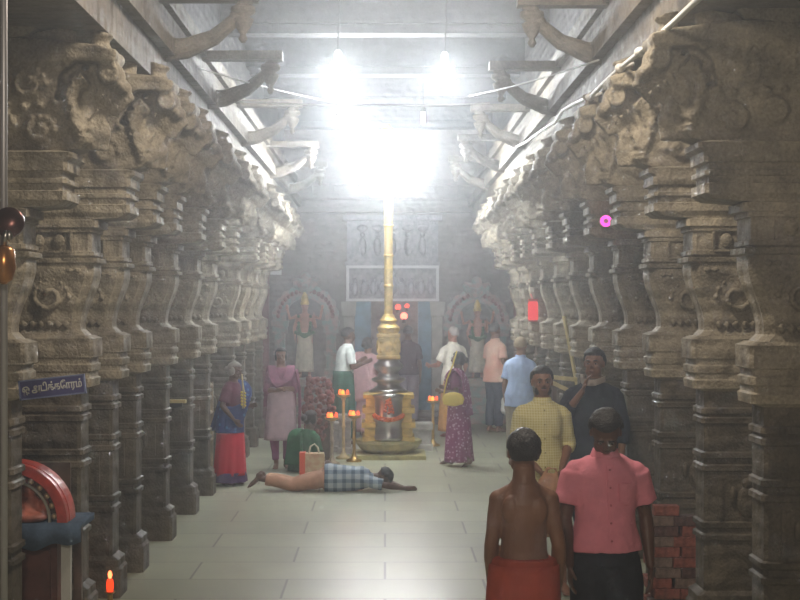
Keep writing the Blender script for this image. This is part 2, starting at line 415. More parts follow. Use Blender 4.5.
        if collar:
            cb = MB(); R = []
            for z, r in ((1.405, .082), (1.445, .066), (1.452, .063), (1.442, .060), (1.41, .062)):
                R.append([tuple(s.M @ s.U @ Vector(p)) for p in ellring((0, -.004, z), r, r*.95, 24, lambda a: 1+.10*(1 if abs(a-1.5*PI) < .4 else 0))])
            cb.rings(R, caps=False).build('collar', m, o, smooth=True)
        return o
    def front_detail(s, shirt, m, dark, pocket=True, btn=5, z0=.9, z1=1.38, inf=.022):
        """placket, buttons and pocket on a shirt front, following the chest"""
        def surf(x, z):
            rx, ry = tor(z); ry += s.belly*math.exp(-((z-1.05)/.14)**2)*1.4; ry += inf+.03*max(0, (1.1-z)/.3)
            return -(ry)*max(.2, 1-abs(x/(rx+inf))**2.3)**(1/2.3)-.007
        R = []; n = 12
        for i in range(n+1):
            z = z0+(z1-z0)*i/n
            R.append([tuple(s.M @ s.U @ V(x, surf(x, z)+dy, z)) for x, dy in ((-.014,0), (.014,0), (.014,.012), (-.014,.012))])
        MB().rings(R).build('placket', m, shirt)
        for i in range(btn):
            z = z0+.04+(z1-z0-.06)*i/(btn-1); b = MB(); b.ell((0, surf(0, z)-.003, z), (.006,.003,.006), 10, 6)
            b.v = [tuple(s.M @ s.U @ Vector(p)) for p in b.v]; b.build('button', dark, shirt, smooth=True)
        if pocket:
            R = []
            for z in (1.17, 1.19, 1.22, 1.25, 1.28):
                xs = (.045, .065, .085, .105, .12) if z > 1.18 else (.06, .07, .085, .1, .11)
                R.append([tuple(s.M @ s.U @ V(x, surf(x, z)-.004, z)) for x in xs]+[tuple(s.M @ s.U @ V(x, surf(x, z)+.01, z)) for x in reversed(xs)])
            MB().rings(R).build('pocket', m, shirt)
    def trousers(s, root, m, hem=.10, inf=.02, name='trousers', vox=.009, top=1.0, seed=3., taper=1.):
        mb = MB(); s.torso(mb, .85, top, .026); mb.ell((0,.0,.84), (.10,.125,.075))
        for sd in 'LR':
            h, k, a = s.j('hip'+sd), s.j('knee'+sd), s.j('ank'+sd)
            q = k.lerp(a, (.47-hem)/.39)
            mb.tube([h, h.lerp(k, .3), h.lerp(k, .7), k, k.lerp(q, .5)+V(0,.012,0), q], [.088+inf*.6,.088+inf*.7,.070+inf,.062+inf,.056+inf*taper,.048+inf*taper], 18); mb.ell(h, .095); mb.ell(k, .062+inf)
        s.fin(mb); return mb.build(name, m, root, voxel=vox, disp=wrinkle(.010, 8, seed), iters=5)
    def skirt(s, root, m, top=1.0, hem=.06, r0=.15, r1=.24, pleats=9, amp=.10, name='skirt', off=(0,0), n=72, ry=.85, seed=0, th=.012, bias=0., tag_=None):
        R = []; k = 16; rng = []
        for i in range(k+1):
            t = i/k; z = top+(hem-top)*t
            bul = math.sin(min(1, t*2.4)*PI/2)
            rx = r0+(r1-r0)*t**.8; a0 = amp*t
            if t < .3: bx = max(rx, tor(max(z, .86))[0]+.022); 
            else: bx = rx
            by = max(bx*ry, tor(max(z, .86))[1]+.02 if t < .3 else 0)
            ring = []
            for q in range(n):
                a = 2*PI*q/n
                wv = 1+a0*(.6*math.sin(a*pleats+seed)+.4*math.sin(a*(pleats*1.7//1)+2+seed*2+2*t))+.02*math.sin(3*a+5*t+seed)
                ring.append(tuple(s.M @ V(off[0]*t+bx*wv*math.cos(a), off[1]*t+by*wv*math.sin(a), z)))
            R.append(ring)
        c = R[-1]; inner = [tuple(Vector(p)*1) for p in c]
        cen = sum((Vector(p) for p in c), Vector())/len(c)
        R.append([tuple(cen+(Vector(p)-cen)*.93+V(0,0,.004)) for p in c]); R.append([tuple(cen+(Vector(p)-cen)*.9+V(0,0,.06)) for p in c])
        return MB().rings(R).build(name, m, root, smooth=True)
    def band(s, root, m, pts, w, name, th=.012, fold=.012, n=10):
        """a draped strip of cloth along pts [(x,y,z)] on the torso; width w (list ok) mostly along the given across vectors"""
        P = [Vector(p[0]) for p in pts]; A = [Vector(p[1]) for p in pts]; W = w if isinstance(w, list) else [w]*len(P)
        # resample
        Q = []
        for i in range(len(P)-1):
            for t in (0, .25, .5, .75): 
                p0, p3 = P[max(i-1, 0)], P[min(i+2, len(P)-1)]; p1, p2 = P[i], P[i+1]
                q = .5*((2*p1)+(-p0+p2)*t+(2*p0-5*p1+4*p2-p3)*t*t+(-p0+3*p1-3*p2+p3)*t**3)
                Q.append((q, A[i].lerp(A[i+1], t).normalized(), W[i]+(W[i+1]-W[i])*t))
        Q.append((P[-1], A[-1].normalized(), W[-1]))
        R = []
        for i, (q, a, ww) in enumerate(Q):
            tn = (Q[min(i+1, len(Q)-1)][0]-Q[max(i-1, 0)][0]).normalized(); nn = tn.cross(a).normalized()
            top = []; bot = []
            for k in range(n+1):
                u = k/n-.5; f = fold*math.sin(k*PI*1.05+i*.12)
                p = q+a*ww*u+nn*f
                top.append(tuple(s.M @ s.U @ (p+nn*th/2))); bot.append(tuple(s.M @ s.U @ (p-nn*th/2)))
            R.append(top+bot[::-1])
        return MB().rings(R).build(name, m, root, smooth=True)

# ================================================================== THE HALL
YB = 29.3                        # front of the shrine wall
CEIL = 5.8
fl = MB(); fl.box((0, 14, -.05), (9.4, 36, .1)); struct('floor', fl, floor_mat())
c = MB(); c.box((0, 13.5, CEIL+.1), (9.4, 35, .2)); struct('ceiling', c, CEILSTONE)
for nm, x in (('wall_left', -4.3), ('wall_right', 4.3)):
    w = MB(); w.box((x, 13.5, CEIL/2), (.2, 35, CEIL)); struct(nm, w, WALL)
w = MB(); w.box((0, -4, CEIL/2), (8.4, .2, CEIL)); struct('wall_front', w, WALL)
DX0, DX1, DZ = wx(357, YB), wx(431, YB), 2.18      # doorway
w = MB()
w.box(((-4.2+DX0)/2, YB+.3, CEIL/2), (DX0+4.2, .6, CEIL)); w.box(((4.2+DX1)/2, YB+.3, CEIL/2), (4.2-DX1, .6, CEIL))
w.box(((DX0+DX1)/2, YB+.3, (CEIL+DZ)/2), (DX1-DX0, .6, CEIL-DZ)); struct('wall_back', w, WALL)
w = MB(); cx = (DX0+DX1)/2                         # the dark sanctum passage behind the doorway
w.box((cx, YB+2.6, 1.2), (DX1-DX0+.6, .1, 2.6)); w.box((DX0-.25, YB+1.6, 1.2), (.1, 2, 2.6)); w.box((DX1+.25, YB+1.6, 1.2), (.1, 2, 2.6)); w.box((cx, YB+1.6, 2.5), (DX1-DX0+.6, 2, .1))
w.box((cx, YB+1.6, -.05), (DX1-DX0+.6, 2.1, .09))
struct('wall_sanctum', w, WALL)
# long beams resting on the rows and cross beams over the aisle
for i, sx in enumerate((-1, 1)):
    b = MB(); 
    b.box((sx*2.15, 16.2, 3.80), (1.10, 26.2, .24)); b.box((sx*2.20, 16.2, 3.99), (1.35, 26.2, .14)); b.box((sx*2.15, 16.2, 4.2), (1.0, 26.2, .28)); b.box((sx*2.25, 16.2, 4.41), (1.3, 26.2, .14)); struct('trim_%d' % (i+1), b, BEAM)
    b = MB(); b.box((sx*2.35, 16.2, 5.14), (1.0, 26.2, 1.32)); struct('trim_%d' % (i+30), b, CEILSTONE)
crossY = [5.4+3.2*k for k in range(8)]
for k, y in enumerate(crossY):
    b = MB(); b.box((0, y, 5.53), (4.6, .42, .5)); b.box((0, y, 5.24), (3.6, .30, .12))
    struct('trim_%d' % (k+3), b, CEILSTONE)

# ------------------------------------------------------------------ pillars: local +X points into the aisle, aisle face of the shaft at x = 0
def sq(z, out, hy, back=.55, ch=.02):
    hy *= .62; x1, x0 = out, -back
    return [(x1-ch, -hy, z), (x1, -hy+ch, z), (x1, hy-ch, z), (x1-ch, hy, z), (x0+ch, hy, z), (x0, hy-ch, z), (x0, -hy+ch, z), (x0+ch, -hy, z)]
def stack(rows):
    m = MB(); m.rings([sq(*r) for r in rows]); return m
def make_yali():
    m = MB()
    # rearing lion bracket: stone mass over the corbel, ridged neck curling out, open toothed jaws, ringed eye
    m.prism([(-.50,2.97),(.30,2.97),(.40,3.00),(.41,3.10),(.31,3.16),(.24,3.28),(.27,3.42),(.36,3.50),(-.50,3.50)], .27)
    sp = [(.385,3.00), (.39,3.09), (.345,3.17), (.315,3.27), (.34,3.36), (.42,3.415)]
    m.tube([(x, 0, z) for x, z in sp], [.05,.055,.055,.055,.055,.06], 14, 2.9)
    for i in range(15):                                   # ridges round the curved neck
        t = .4+i/14*4.4; k = int(t); f = t-k
        x, z = sp[k][0]*(1-f)+sp[k+1][0]*f, sp[k][1]*(1-f)+sp[k+1][1]*f
        a = math.atan2(sp[k+1][1]-sp[k][1], sp[k+1][0]-sp[k][0])
        m.ell((x, 0, z), (.012,.175,.068), 14, 8, Matrix.Rotation(-a, 3, 'Y'))
    m.tube([(.40,0,3.43), (.50,0,3.36), (.58,0,3.29), (.635,0,3.24)], [.05,.042,.036,.028], 12, 2.8)   # upper jaw reaching out and down
    m.tube([(.40,0,3.11), (.46,0,3.16), (.50,0,3.215)], [.035,.026,.014], 10, 2.6)                     # lower jaw
    m.ell((.545,0,3.425), (.085,.125,.085)); m.ell((.62,0,3.35), (.045,.09,.05))
    for sy in (-1, 1):
        for q in range(12):
            a = 2*PI*q/12; m.ell((.55+.045*math.cos(a), sy*.12, 3.43+.05*math.sin(a)), (.018,.025,.018), 8, 6)
        m.ell((.55,sy*.125,3.43), (.018,.02,.018), 8, 6)
        for q in range(5):
            x = .44+q*.04; z = 3.385-.033*q; m.tube([(x, sy*.10, z), (x-.022, sy*.10, z-.065)], [.016,.004], 6)
        for q in range(3):
            x = .43+q*.028; z = 3.145+.03*q; m.tube([(x, sy*.08, z), (x-.012, sy*.08, z+.05)], [.012,.004], 6)
        # curls, discs and a rider figure carved on the flank
        for (cx_, cz_, r_) in ((.16,3.10,.085), (-.06,3.14,.075), (.10,3.36,.10), (-.16,3.38,.09), (-.33,3.16,.09), (-.38,3.38,.07)):
            for q in range(16):
                a = q*.52; rr = r_*(1-q/22); m.ell((cx_+rr*math.cos(a), sy*.135, cz_+rr*math.sin(a)), (.024,.035,.024), 8, 6)
            m.ell((cx_, sy*.135, cz_), (.022,.035,.022), 8, 6)
        for q in range(9): m.ell((.34-.09*q, sy*.14, 3.245+.012*math.sin(q*1.7)), (.03,.03,.018), 8, 6)
        for q in range(11): m.ell((.32-.075*q, sy*.14, 3.475), (.026,.032,.020), 8, 6)
    m.prism([(-.50,3.49),(.58,3.49),(.60,3.52),(.60,3.555),(.50,3.58),(.20,3.62),(-.50,3.62)], .34)
    m.tube([(.50,0,3.55), (.48,0,3.62), (.50,0,3.68)], [.06,.05,.075], 12)
    m.tube([(.22,.0,3.58), (.2,0,3.67)], [.12,.15], 12)
    return m
def make_pillar(full=True):
    root = bpy.data.objects.new('stone_pillar', None); COL.objects.link(root)
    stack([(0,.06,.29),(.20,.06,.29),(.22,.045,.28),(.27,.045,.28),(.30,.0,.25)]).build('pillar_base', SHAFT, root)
    sh = [(.30,.0,.25)]
    for z in (.62, .70, 1.06, 1.14, 1.36, 1.42):
        sh += [(z-.01,.0,.25), (z,.018,.265), (z+.03,.018,.265), (z+.04,.0,.25)]
    sh += [(1.56,.0,.25)]
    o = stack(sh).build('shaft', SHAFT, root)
    # sunk figure panels on the front and aisle faces of the shaft
    for z0, z1 in ((.76, 1.02),):
        for fy in (-1, 1):
            rp = MB()
            y = fy*.157
            for x in (-.42, -.10): rp.box((x, y, (z0+z1)/2), (.025, .02, z1-z0))
            rp.ell((-.27, y, .86), (.07,.03,.10)); rp.ell((-.27, y, .98), (.035,.03,.035)); rp.ell((-.36, y, .9), (.025,.02,.06)); rp.ell((-.18, y, .9), (.025,.02,.06))
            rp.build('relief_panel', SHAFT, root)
    stack([(1.56,.0,.25),(1.58,.07,.30),(1.63,.075,.305),(1.64,.06,.295),(1.67,.06,.295),(1.68,.075,.305),(1.72,.075,.305),(1.73,.06,.295),(1.76,.06,.295),(1.77,.085,.31),(1.89,.085,.31),(1.91,.04,.28)]).build('band_moulding', STONE, root)
    g = []
    for i in range(13):
        t = i/12; z = 1.91+.46*t; o_ = -.01+.095*(math.sin(t*PI*.62-.25)**2) + (.03 if i in (0,) else 0)
        g.append((z, o_, .245+o_*.7, .55, .05))
    g += [(2.38,.11,.325), (2.41,.11,.325)]
    vs_ = stack(g).build('vase_section', STONE, root)
    for fy in (-1, 1):
        sc = MB()
        for q in range(22):
            a = q*.42; rr = .13*(1-q/27); sc.ell((-.20+rr*math.cos(a), fy*.165, 2.16+rr*math.sin(a)), (.022,.03,.022), 8, 6)
        for q in range(9): sc.ell((-.45+.055*q, fy*(.165+.02*math.sin(q)), 2.33), (.026,.03,.02), 8, 6)
        for q in range(7): sc.ell((-.42+.055*q, fy*.158, 1.98), (.022,.02,.03), 8, 6)
        so_ = sc.build('scroll_relief', STONE, vs_, voxel=.012, iters=1)
    stack([(2.41,.06,.29),(2.425,.09,.315),(2.45,.09,.315),(2.455,.075,.30),(2.57,.075,.30),(2.575,.09,.315),(2.60,.09,.315),(2.605,.12,.33),(2.65,.12,.33),(2.655,.09,.31)]).build('square_block', STONE, root)
    for fy in (-1, 1):
        pn = MB()
        y = fy*.195
        for x0, x1 in ((-.47,-.05),): 
            for z in (2.45, 2.58): pn.box(((x0+x1)/2, y, z), (x1-x0, .02, .014))
            for x in (x0, x1): pn.box((x, y, 2.515), (.014, .02, .13))
            for q in range(3): pn.ell((-.39+.13*q, y, 2.515), (.04,.018,.045), 10, 6)
        pn.build('carved_panel', STONE, root)
    stack([(2.655,.09,.31),(2.67,.28,.31),(2.70,.325,.33),(2.75,.325,.33),(2.755,.30,.315),(2.79,.30,.315),(2.795,.325,.33),(2.82,.325,.33),(2.825,.30,.315),(2.86,.30,.315),(2.865,.33,.335),(2.92,.33,.335),(2.94,.36,.34),(2.97,.36,.34),(2.98,.30,.30)]).build('corbel_block', STONE, root)
    y_ = yali.copy(); COL.objects.link(y_); y_.parent = root
    stack([(3.61,-.10,.27),(3.63,.10,.29),(3.68,.14,.30)]).build('impost', STONE, root)
    # bracket reaching over the aisle with a hanging lotus bud
    br = MB(); br.tube([(.30,0,3.96), (.52,0,3.98), (.72,0,4.06), (.86,0,4.18), (.96,0,4.34)], [.085,.07,.055,.045,.05], 12, 1.1)
    br.box((.66,0,4.36), (.76,.15,.08))
    b = br.build('ceiling_bracket', BEAM, root)
    pd = MB(); pd.lathe([(.015,-.20),(.035,-.17),(.02,-.14),(.06,-.08),(.08,-.03),(.045,-.01),(.09,.02),(.09,.06)], (.93,0,4.22), 14); pd.build('lotus_pendant', BEAM, b, smooth=True)
    return root
yo = make_yali().build('yali_bracket', STONE, None, voxel=.0135, iters=1, disp=lambda c: .002*noise.noise(c*30)+.006*noise.noise(c*7))
yali = yo
LX = 1.965; RX = 2.02
leftD = [9.06, 10.3, 11.5, 12.6, 14.3, 16.1, 17.7, 20.6, 22.2, 23.8, 25.4]
rightD = [8.5+1.6*k for k in range(11)]
proto = make_pillar()
bpy.data.objects.remove(yo)
ordn = ['nearest', 'second', 'third', 'fourth', 'fifth', 'sixth', 'seventh', 'eighth', 'ninth', 'tenth', 'farthest']
for row, xs, Ds, rz in (('left', -LX, leftD, 0.), ('right', RX, rightD, PI)):
    for k, D in enumerate(Ds):
        o = proto if (row == 'left' and k == 0) else copy_tree(proto)
        if k % 2 == 1:
            for ch in list(o.children):
                if ch.name.startswith('ceiling_bracket'):
                    for g_ in list(ch.children): bpy.data.objects.remove(g_)
                    bpy.data.objects.remove(ch)
        o.location = (xs if (row, k) != ('left', 0) else xs-.16, D+.17, 0); o.rotation_euler = (0, 0, rz)
        extra = {('left', 0): ', blue name board fixed to it', ('left', 1): ', red arched shrine cart in front', ('left', 2): ', red oil lamp at its foot', ('right', 0): ' at the picture edge', ('right', 10): ' by the shrine wall'}.get((row, k), '')
        tag(o, '%s stone pillar of the %s row, carved lion bracket%s' % (ordn[k], row, extra), 'pillar', 'carved stone pillars of the %s row' % row, 'thing')
# keep the close ones from overlapping: 9.06 .. 12.6 are spaced 1.1 to 1.25 m

# ------------------------------------------------------------------ shrine wall
def arch_niche(cx_, z0, R, lab, cat, nm='statue_arch'):
    t = thing(nm, lab, cat, (cx_, YB-.04, 0))
    m = MB()
    zc = z0
    # broad flame-edged arch with inner ring and lion face at the crown
    def ring(r0, r1, dep, lob=0, amp=0):
        out = []; inn = []
        for i in range(49):
            a = PI*i/48*1.16-.08*PI; rr = r1*(1+amp*abs(math.sin(a*lob)))
            out.append((rr*math.cos(a), zc+rr*math.sin(a))); inn.append((r0*math.cos(a), zc+r0*math.sin(a)))
        R_ = []
        for (ox, oz), (ix, iz) in zip(out, inn): R_.append([(ox, 0, oz), (ox, -dep, oz), (ix, -dep, iz), (ix, 0, iz)])
        return R_
    m.rings(ring(R*.70, R, .14, 9, .07)); m.rings(ring(R*.62, R*.72, .20))
    m.build('arch_band', STATUE2, t)
    k = MB()
    for i in range(19):
        a = PI*(i+.5)/19; k.ell((R*.86*math.cos(a), -.145, zc+R*.86*math.sin(a)), (.038,.045,.045), 10, 7)
    k.build('boss', STATUE1, t, smooth=True)
    f = MB(); f.ell((0,-.17,zc+R*1.02), (.16,.10,.15)); f.ell((0,-.27,zc+R*1.0), (.06,.05,.05)); f.ell((-.07,-.25,zc+R*1.06), (.035,.03,.035)); f.ell((.07,-.25,zc+R*1.06), (.035,.03,.035)); f.ell((0,-.15,zc+R*1.25), (.10,.07,.12))
    for sx in (-1, 1): f.ell((sx*.17,-.15,zc+R*1.06), (.06,.05,.08)); f.tube([(sx*.1,-.17,zc+R*1.15), (sx*.22,-.15,zc+R*1.22), (sx*.25,-.15,zc+R*1.12)], [.05,.035,.02], 8)
    f.build('lion_face', STATUE2, t, smooth=True)
    for sx in (-1, 1):
        p = MB(); p.rings([[(sx*R*.80+hx*cx2, -.13+hy*cx2*.9, z) for hx, hy in ((-1,-1),(1,-1),(1,1),(-1,1))] for z, cx2 in ((.80,.13),(.95,.13),(.96,.09),(1.2,.09),(1.21,.12),(1.27,.12),(1.28,.09),(zc-.28,.09),(zc-.27,.13),(zc-.16,.13),(zc-.15,.15),(zc-.05,.16))])
        p.build('side_column', STATUE2, t)
    pd = MB()
    for z, hx, hy in ((.0,.86,.42),(.18,.86,.42),(.19,.78,.36),(.34,.78,.36),(.35,.84,.40),(.46,.84,.40),(.47,.74,.34),(.66,.74,.34),(.67,.86,.42),(.80,.86,.42)):
        pass
    pd.rings([[(sx*hx, -.43+sy*hy*.5, z) for sx, sy in ((-1,-1),(1,-1),(1,1),(-1,1))] for z, hx, hy in ((.0,.58,.84),(.18,.58,.84),(.19,.50,.70),(.34,.50,.70),(.35,.56,.80),(.46,.56,.80),(.47,.48,.64),(.66,.48,.64),(.67,.56,.8),(.80,.56,.8))])
    pd.build('pedestal', STATUE2, t)
    return t
STATUE1 = mat('painted_stone_red', (.20, .08, .07), .6, var=.4, nscale=14, bump=.6, bscale=30)
STATUE2 = mat('painted_stone_grey', (.32, .20, .18), .65, col2=(.15, .24, .22), nscale=9, bump=.8, bscale=35)
STSKIN = mat('painted_statue_skin', (.40, .19, .13), .45, var=.2, nscale=8)
CREAM = mat('cream_cloth', (.50, .46, .36), .8, var=.15, nscale=12, bump=.3)
GREEN = mat('green_leaves', (.045, .12, .04), .7, var=.5, nscale=30, bump=.5)
BLUEP = mat('blue_painted_wood', (.06, .16, .24), .5, var=.25, nscale=6)
MAROON = mat('maroon_plaster', (.17, .075, .08), .8, var=.25, nscale=3, bump=.3)
PANELM = mat('carved_dark_panel', (.13, .135, .155), .6, col2=(.27, .26, .28), nscale=11, bump=1., bscale=22)
FRAME = mat('pale_frame', (.50, .50, .50), .4)
for x, z, R, side in ((wx(306, YB), 1.88, .58, 'left'), (wx(476, YB), 1.82, .56, 'right')):
    arch_niche(x, z, R, 'carved flame-edged arch and pedestal on the shrine wall %s of the doorway' % side, 'arch')
    s = Fig(H=1.36 if side == 'left' else 1.24, J=dict(elL=(.27,-.05,1.12), wrL=(.22,-.22,1.30), haL=(0,-.2,1), elR=(-.27,.02,1.10), wrR=(-.24,-.16,.92)))
    g = thing('guardian_statue', 'painted temple guardian statue with cream lower cloth standing in the %s arch' % side, 'statue', (x, YB-.42, .80))
    s.body(g, STSKIN, .012, face=False, grip=.3)
    cr = MB(); cr.lathe([(.085,1.60),(.10,1.63),(.085,1.68),(.075,1.74),(.08,1.76),(.05,1.82),(.02,1.88)], (0,.01,0), 16); s.fin(cr); cr.build('crown', GOLD, g, smooth=True)
    s.skirt(g, CREAM, 1.0, .14, .155, .20, 8, .08, name='lower_cloth')
    gl = MB(); 
    for i in range(26):
        a = i/25; ang = PI*(1.15+.7*a)*1; sx = -1+2*a
        gl.ell((-.13*math.cos(a*PI), -.14-.015*math.sin(a*PI), 1.35-.44*math.sin(a*PI)**.55), .036, 8, 6)
    for i in range(14): gl.ell((-.19+.38*i/13, -.165, 1.0-.05*math.sin(i/13*PI)), .04, 8, 6)
    s.fin(gl); gl.build('garland', GREEN, g, smooth=True)
    for sx in (-1, 1):     # attendant arms behind: upper pair of hands
        u = MB(); u.tube([(sx*.17,.03,1.36), (sx*.33,.02,1.30), (sx*.38,-.04,1.52)], [.045,.036,.028], 10); u.ell((sx*.385,-.05,1.56), (.035,.03,.05)); s.fin(u); u.build('upper_arm', STSKIN, g, smooth=True)

d = thing('shrine_doorway', 'carved stone doorway with blue jambs and framed lintel in the far wall', 'doorway', (cx, YB, 0))
for sx, px0, px1 in ((-1, 355, 371), (1, 418, 431)):
    x0, x1 = wx(px0, YB), wx(px1, YB)
    m = MB(); m.box(((x0+x1)/2-cx, -.06, 1.09), (x1-x0, .30, 2.18))
    for z in (.2, .6, 1.0, 1.4, 1.8): m.box(((x0+x1)/2-cx, -.225, z), ((x1-x0)*.7, .03, .30))
    m.build('jamb', BLUEP, d)
for px in (349, 437):
    m = MB(); xx = wx(px, YB)-cx
    m.rings([[(xx+sx*h, -.12+sy*h, z) for sx, sy in ((-1,-1),(1,-1),(1,1),(-1,1))] for z, h in ((0,.13),(.3,.13),(.31,.09),(1.0,.09),(1.02,.12),(1.12,.12),(1.14,.09),(1.9,.09),(1.92,.12),(2.18,.14))])
    m.build('pilaster', mat('pale_pilaster', (.30,.29,.26), .7, var=.2), d)
L0, L1 = wx(348, YB), wx(437, YB); lc = (L0+L1)/2-cx; lw = L1-L0
m = MB(); m.box((lc, -.10, 2.50), (lw, .30, .62)); m.build('lintel', PANELM, d)
fr = MB()
for z in (2.21, 2.81): fr.box((lc, -.27, z), (lw+.06, .06, .05))
for x in (lc-lw/2, lc+lw/2): fr.box((x, -.27, 2.51), (.05, .06, .62))
fr.build('lintel_frame', FRAME, d)
rl = MB()
for i in range(9):
    x = lc-lw*.42+lw*.84*i/8
    if i == 4: rl.ell((x,-.27,2.48), (.10,.06,.17)); rl.ell((x,-.28,2.68), (.06,.05,.06))
    else: rl.ell((x,-.26,2.42), (.055,.05,.12)); rl.ell((x,-.26,2.57), (.035,.04,.04)); rl.tube([(x-.06,-.27,2.40), (x-.07,-.28,2.50)], .018, 6)
rl.build('lintel_relief', mat('relief_pale', (.30,.30,.33), .6), d, smooth=True)
up = MB(); up.box((lc, -.04, 3.28), (lw*1.02, .2, .88))
for i in range(6):
    x = lc-lw*.42+lw*.84*i/5; up.box((x, -.17, 3.25), (.06, .08, .78))
    if i < 5: xx = x+lw*.084; up.ell((xx,-.15,3.18), (.07,.06,.17)); up.ell((xx,-.16,3.40), (.045,.05,.05)); up.ell((xx,-.14,3.52), (.10,.05,.06))
up.box((lc,-.14,3.70), (lw*1.1,.34,.09)); up.box((lc,-.12,2.87), (lw*1.06,.3,.07))
up.build('upper_panel', PANELM, d)
st = MB(); st.box((0, -.55, .06), (2.4, .8, .12)); st.box((0, -.35, .16), (1.8, .4, .10)); st.build('step', WALL, d)

# maroon pilasters on the shrine wall and the small lit board at the left
for k, (px, w_) in enumerate(((265, .16), (441+0, .16), (520, .24))):
    if k == 1: continue
    m = MB(); m.box((wx(px, YB), YB-.09, 1.5), (w_, .16, 3.0)); m.box((wx(px, YB), YB-.115, 3.1), (w_+.1, .22, .18)); m.box((wx(px, YB), YB-.115, .15), (w_+.1, .22, .3))
    o = m.build('wall_pilaster', MAROON); tag(o, 'maroon painted pilaster on the shrine wall, %s' % ('by the left stone row' if k == 0 else 'by the right stone row'), 'pilaster')
# cornice with shallow niches high on the shrine wall
m = MB()
for z, dd in ((3.85,.22),(4.1,.14),(4.35,.26)): m.box((0, YB-dd/2, z), (8.2, dd, .10))
for i in range(20): m.box((-3.8+i*.4, YB-.07, 4.2), (.16,.14,.24))
struct('trim_18', m, WALL)
bd = thing('lit_board', 'small pale board with a tube light high at the left of the shrine wall', 'lamp', (wx(273, YB), YB-.235, wz(257, YB)))
m = MB(); m.box((0,-.02,.0), (.34,.04,.66)); m.build('board', mat('board_pale', (.5,.5,.48), .6), bd)
m = MB(); m.box((0,-.06,.02), (.34,.05,.06)); m.build('fitting', FRAME, bd)
m = MB(); m.tube([(-.15,-.10,.02), (.15,-.10,.02)], .016, 10); m.build('tube', glow('tube_small', (1,.97,.9), 22, False), bd)

# ------------------------------------------------------------------ gilded flag mast on its stone bowl
PX, PY = wx(388.5, 22.3), 22.3
fm = thing('flag_mast', 'tall gilded temple flag mast rising from a stepped pedestal in mid hall', 'flag mast', (PX, PY, 0))
YST = mat('yellow_washed_stone', (.42, .38, .16), .65, var=.3, nscale=6, bump=.4)
m = MB(); m.box((0,0,.03), (1.02,1.02,.06)); m.lathe([(.30,.06),(.40,.12),(.46,.20),(.46,.245),(.40,.25)], n=32)
m.build('stone_bowl', YST, fm)
R = []
for z, h in ((.24,.36),(.30,.36),(.31,.33),(.42,.33),(.43,.37),(.50,.37),(.51,.32),(.62,.32),(.63,.36),(.70,.36),(.71,.31),(.82,.31),(.83,.35),(.88,.35),(.90,.26)):
    R.append([(x*h, y*h, z) for x, y in ((-1,-1),(1,-1),(1,1),(-1,1))])
m = MB(); m.rings(R); m.build('gilded_pedestal', GOLD, fm)
m = MB(); m.lathe([(.19,.26),(.205,.30),(.19,.33),(.19,.52),(.21,.54),(.195,.57),(.19,.80),(.205,.84),(.23,.88),(.10,.90)], (0,-.30,0), 28); dr = m.build('steel_drum', SILVER, fm, smooth=True)
OR = mat('orange_flowers', (.62,.13,.03), .8, var=.4, nscale=40, bump=.5)
m = MB()
for i in range(15):
    a = PI*(1.12+.76*i/14)
    m.ell((.205*math.cos(a), -.30+.215*math.sin(a), .60-.05*math.sin((i/14)*PI)), .034, 8, 6)
for i in range(22):
    a = PI*(1.5)+.34*math.sin(i*1.3)*(1-i/30); m.ell((.2*math.cos(a), -.30+.215*math.sin(a), .64+.009*i), .022, 7, 5)
m.build('flower_garland', OR, dr, smooth=True)
m = MB(); m.lathe([(.26,.88),(.28,.92),(.22,.95),(.16,.99),(.15,1.02),(.23,1.06),(.24,1.09),(.16,1.12),(.13,1.17),(.20,1.24),(.21,1.28),(.15,1.33),(.14,1.37),(.10,1.38)], n=28); m.build('steel_neck', SILVER, fm, smooth=True)
R = []
for z, h in ((1.36,.15),(1.38,.165),(1.41,.165),(1.42,.15),(1.66,.15),(1.67,.165),(1.71,.165),(1.72,.12)):
    R.append([(x*h, y*h, z) for x, y in ((-1,-1),(1,-1),(1,1),(-1,1))])
m = MB(); m.rings(R)
for q in range(4):
    Mq = Matrix.Rotation(q*PI/2, 4, 'Z'); n0 = len(m.v)
    m.ell((0,-.152,1.54), (.07,.02,.075)); m.ell((-.1,-.152,1.6), (.025,.015,.03)); m.ell((.1,-.152,1.6), (.025,.015,.03)); m.ell((-.1,-.152,1.48), (.025,.015,.03)); m.ell((.1,-.152,1.48), (.025,.015,.03))
    m.v[n0:] = [tuple(Mq @ Vector(p)) for p in m.v[n0:]]
m.build('gilded_cube', GOLD, fm)
prof = [(.13,1.72),(.155,1.76),(.16,1.80),(.12,1.84),(.10,1.87),(.125,1.90),(.09,1.94),(.075,1.98)]
z = 1.98
while z < 4.15:
    prof += [(.060,z+.005),(.060,z+.38),(.070,z+.39),(.070,z+.41),(.060,z+.42)]; z += .42
prof += [(.07,z+.02),(.11,z+.05),(.05,z+.09),(.02,z+.14)]
m = MB(); m.lathe(prof, n=24); m.build('gilded_pole', GOLD, fm, smooth=False)
TOPZ = z

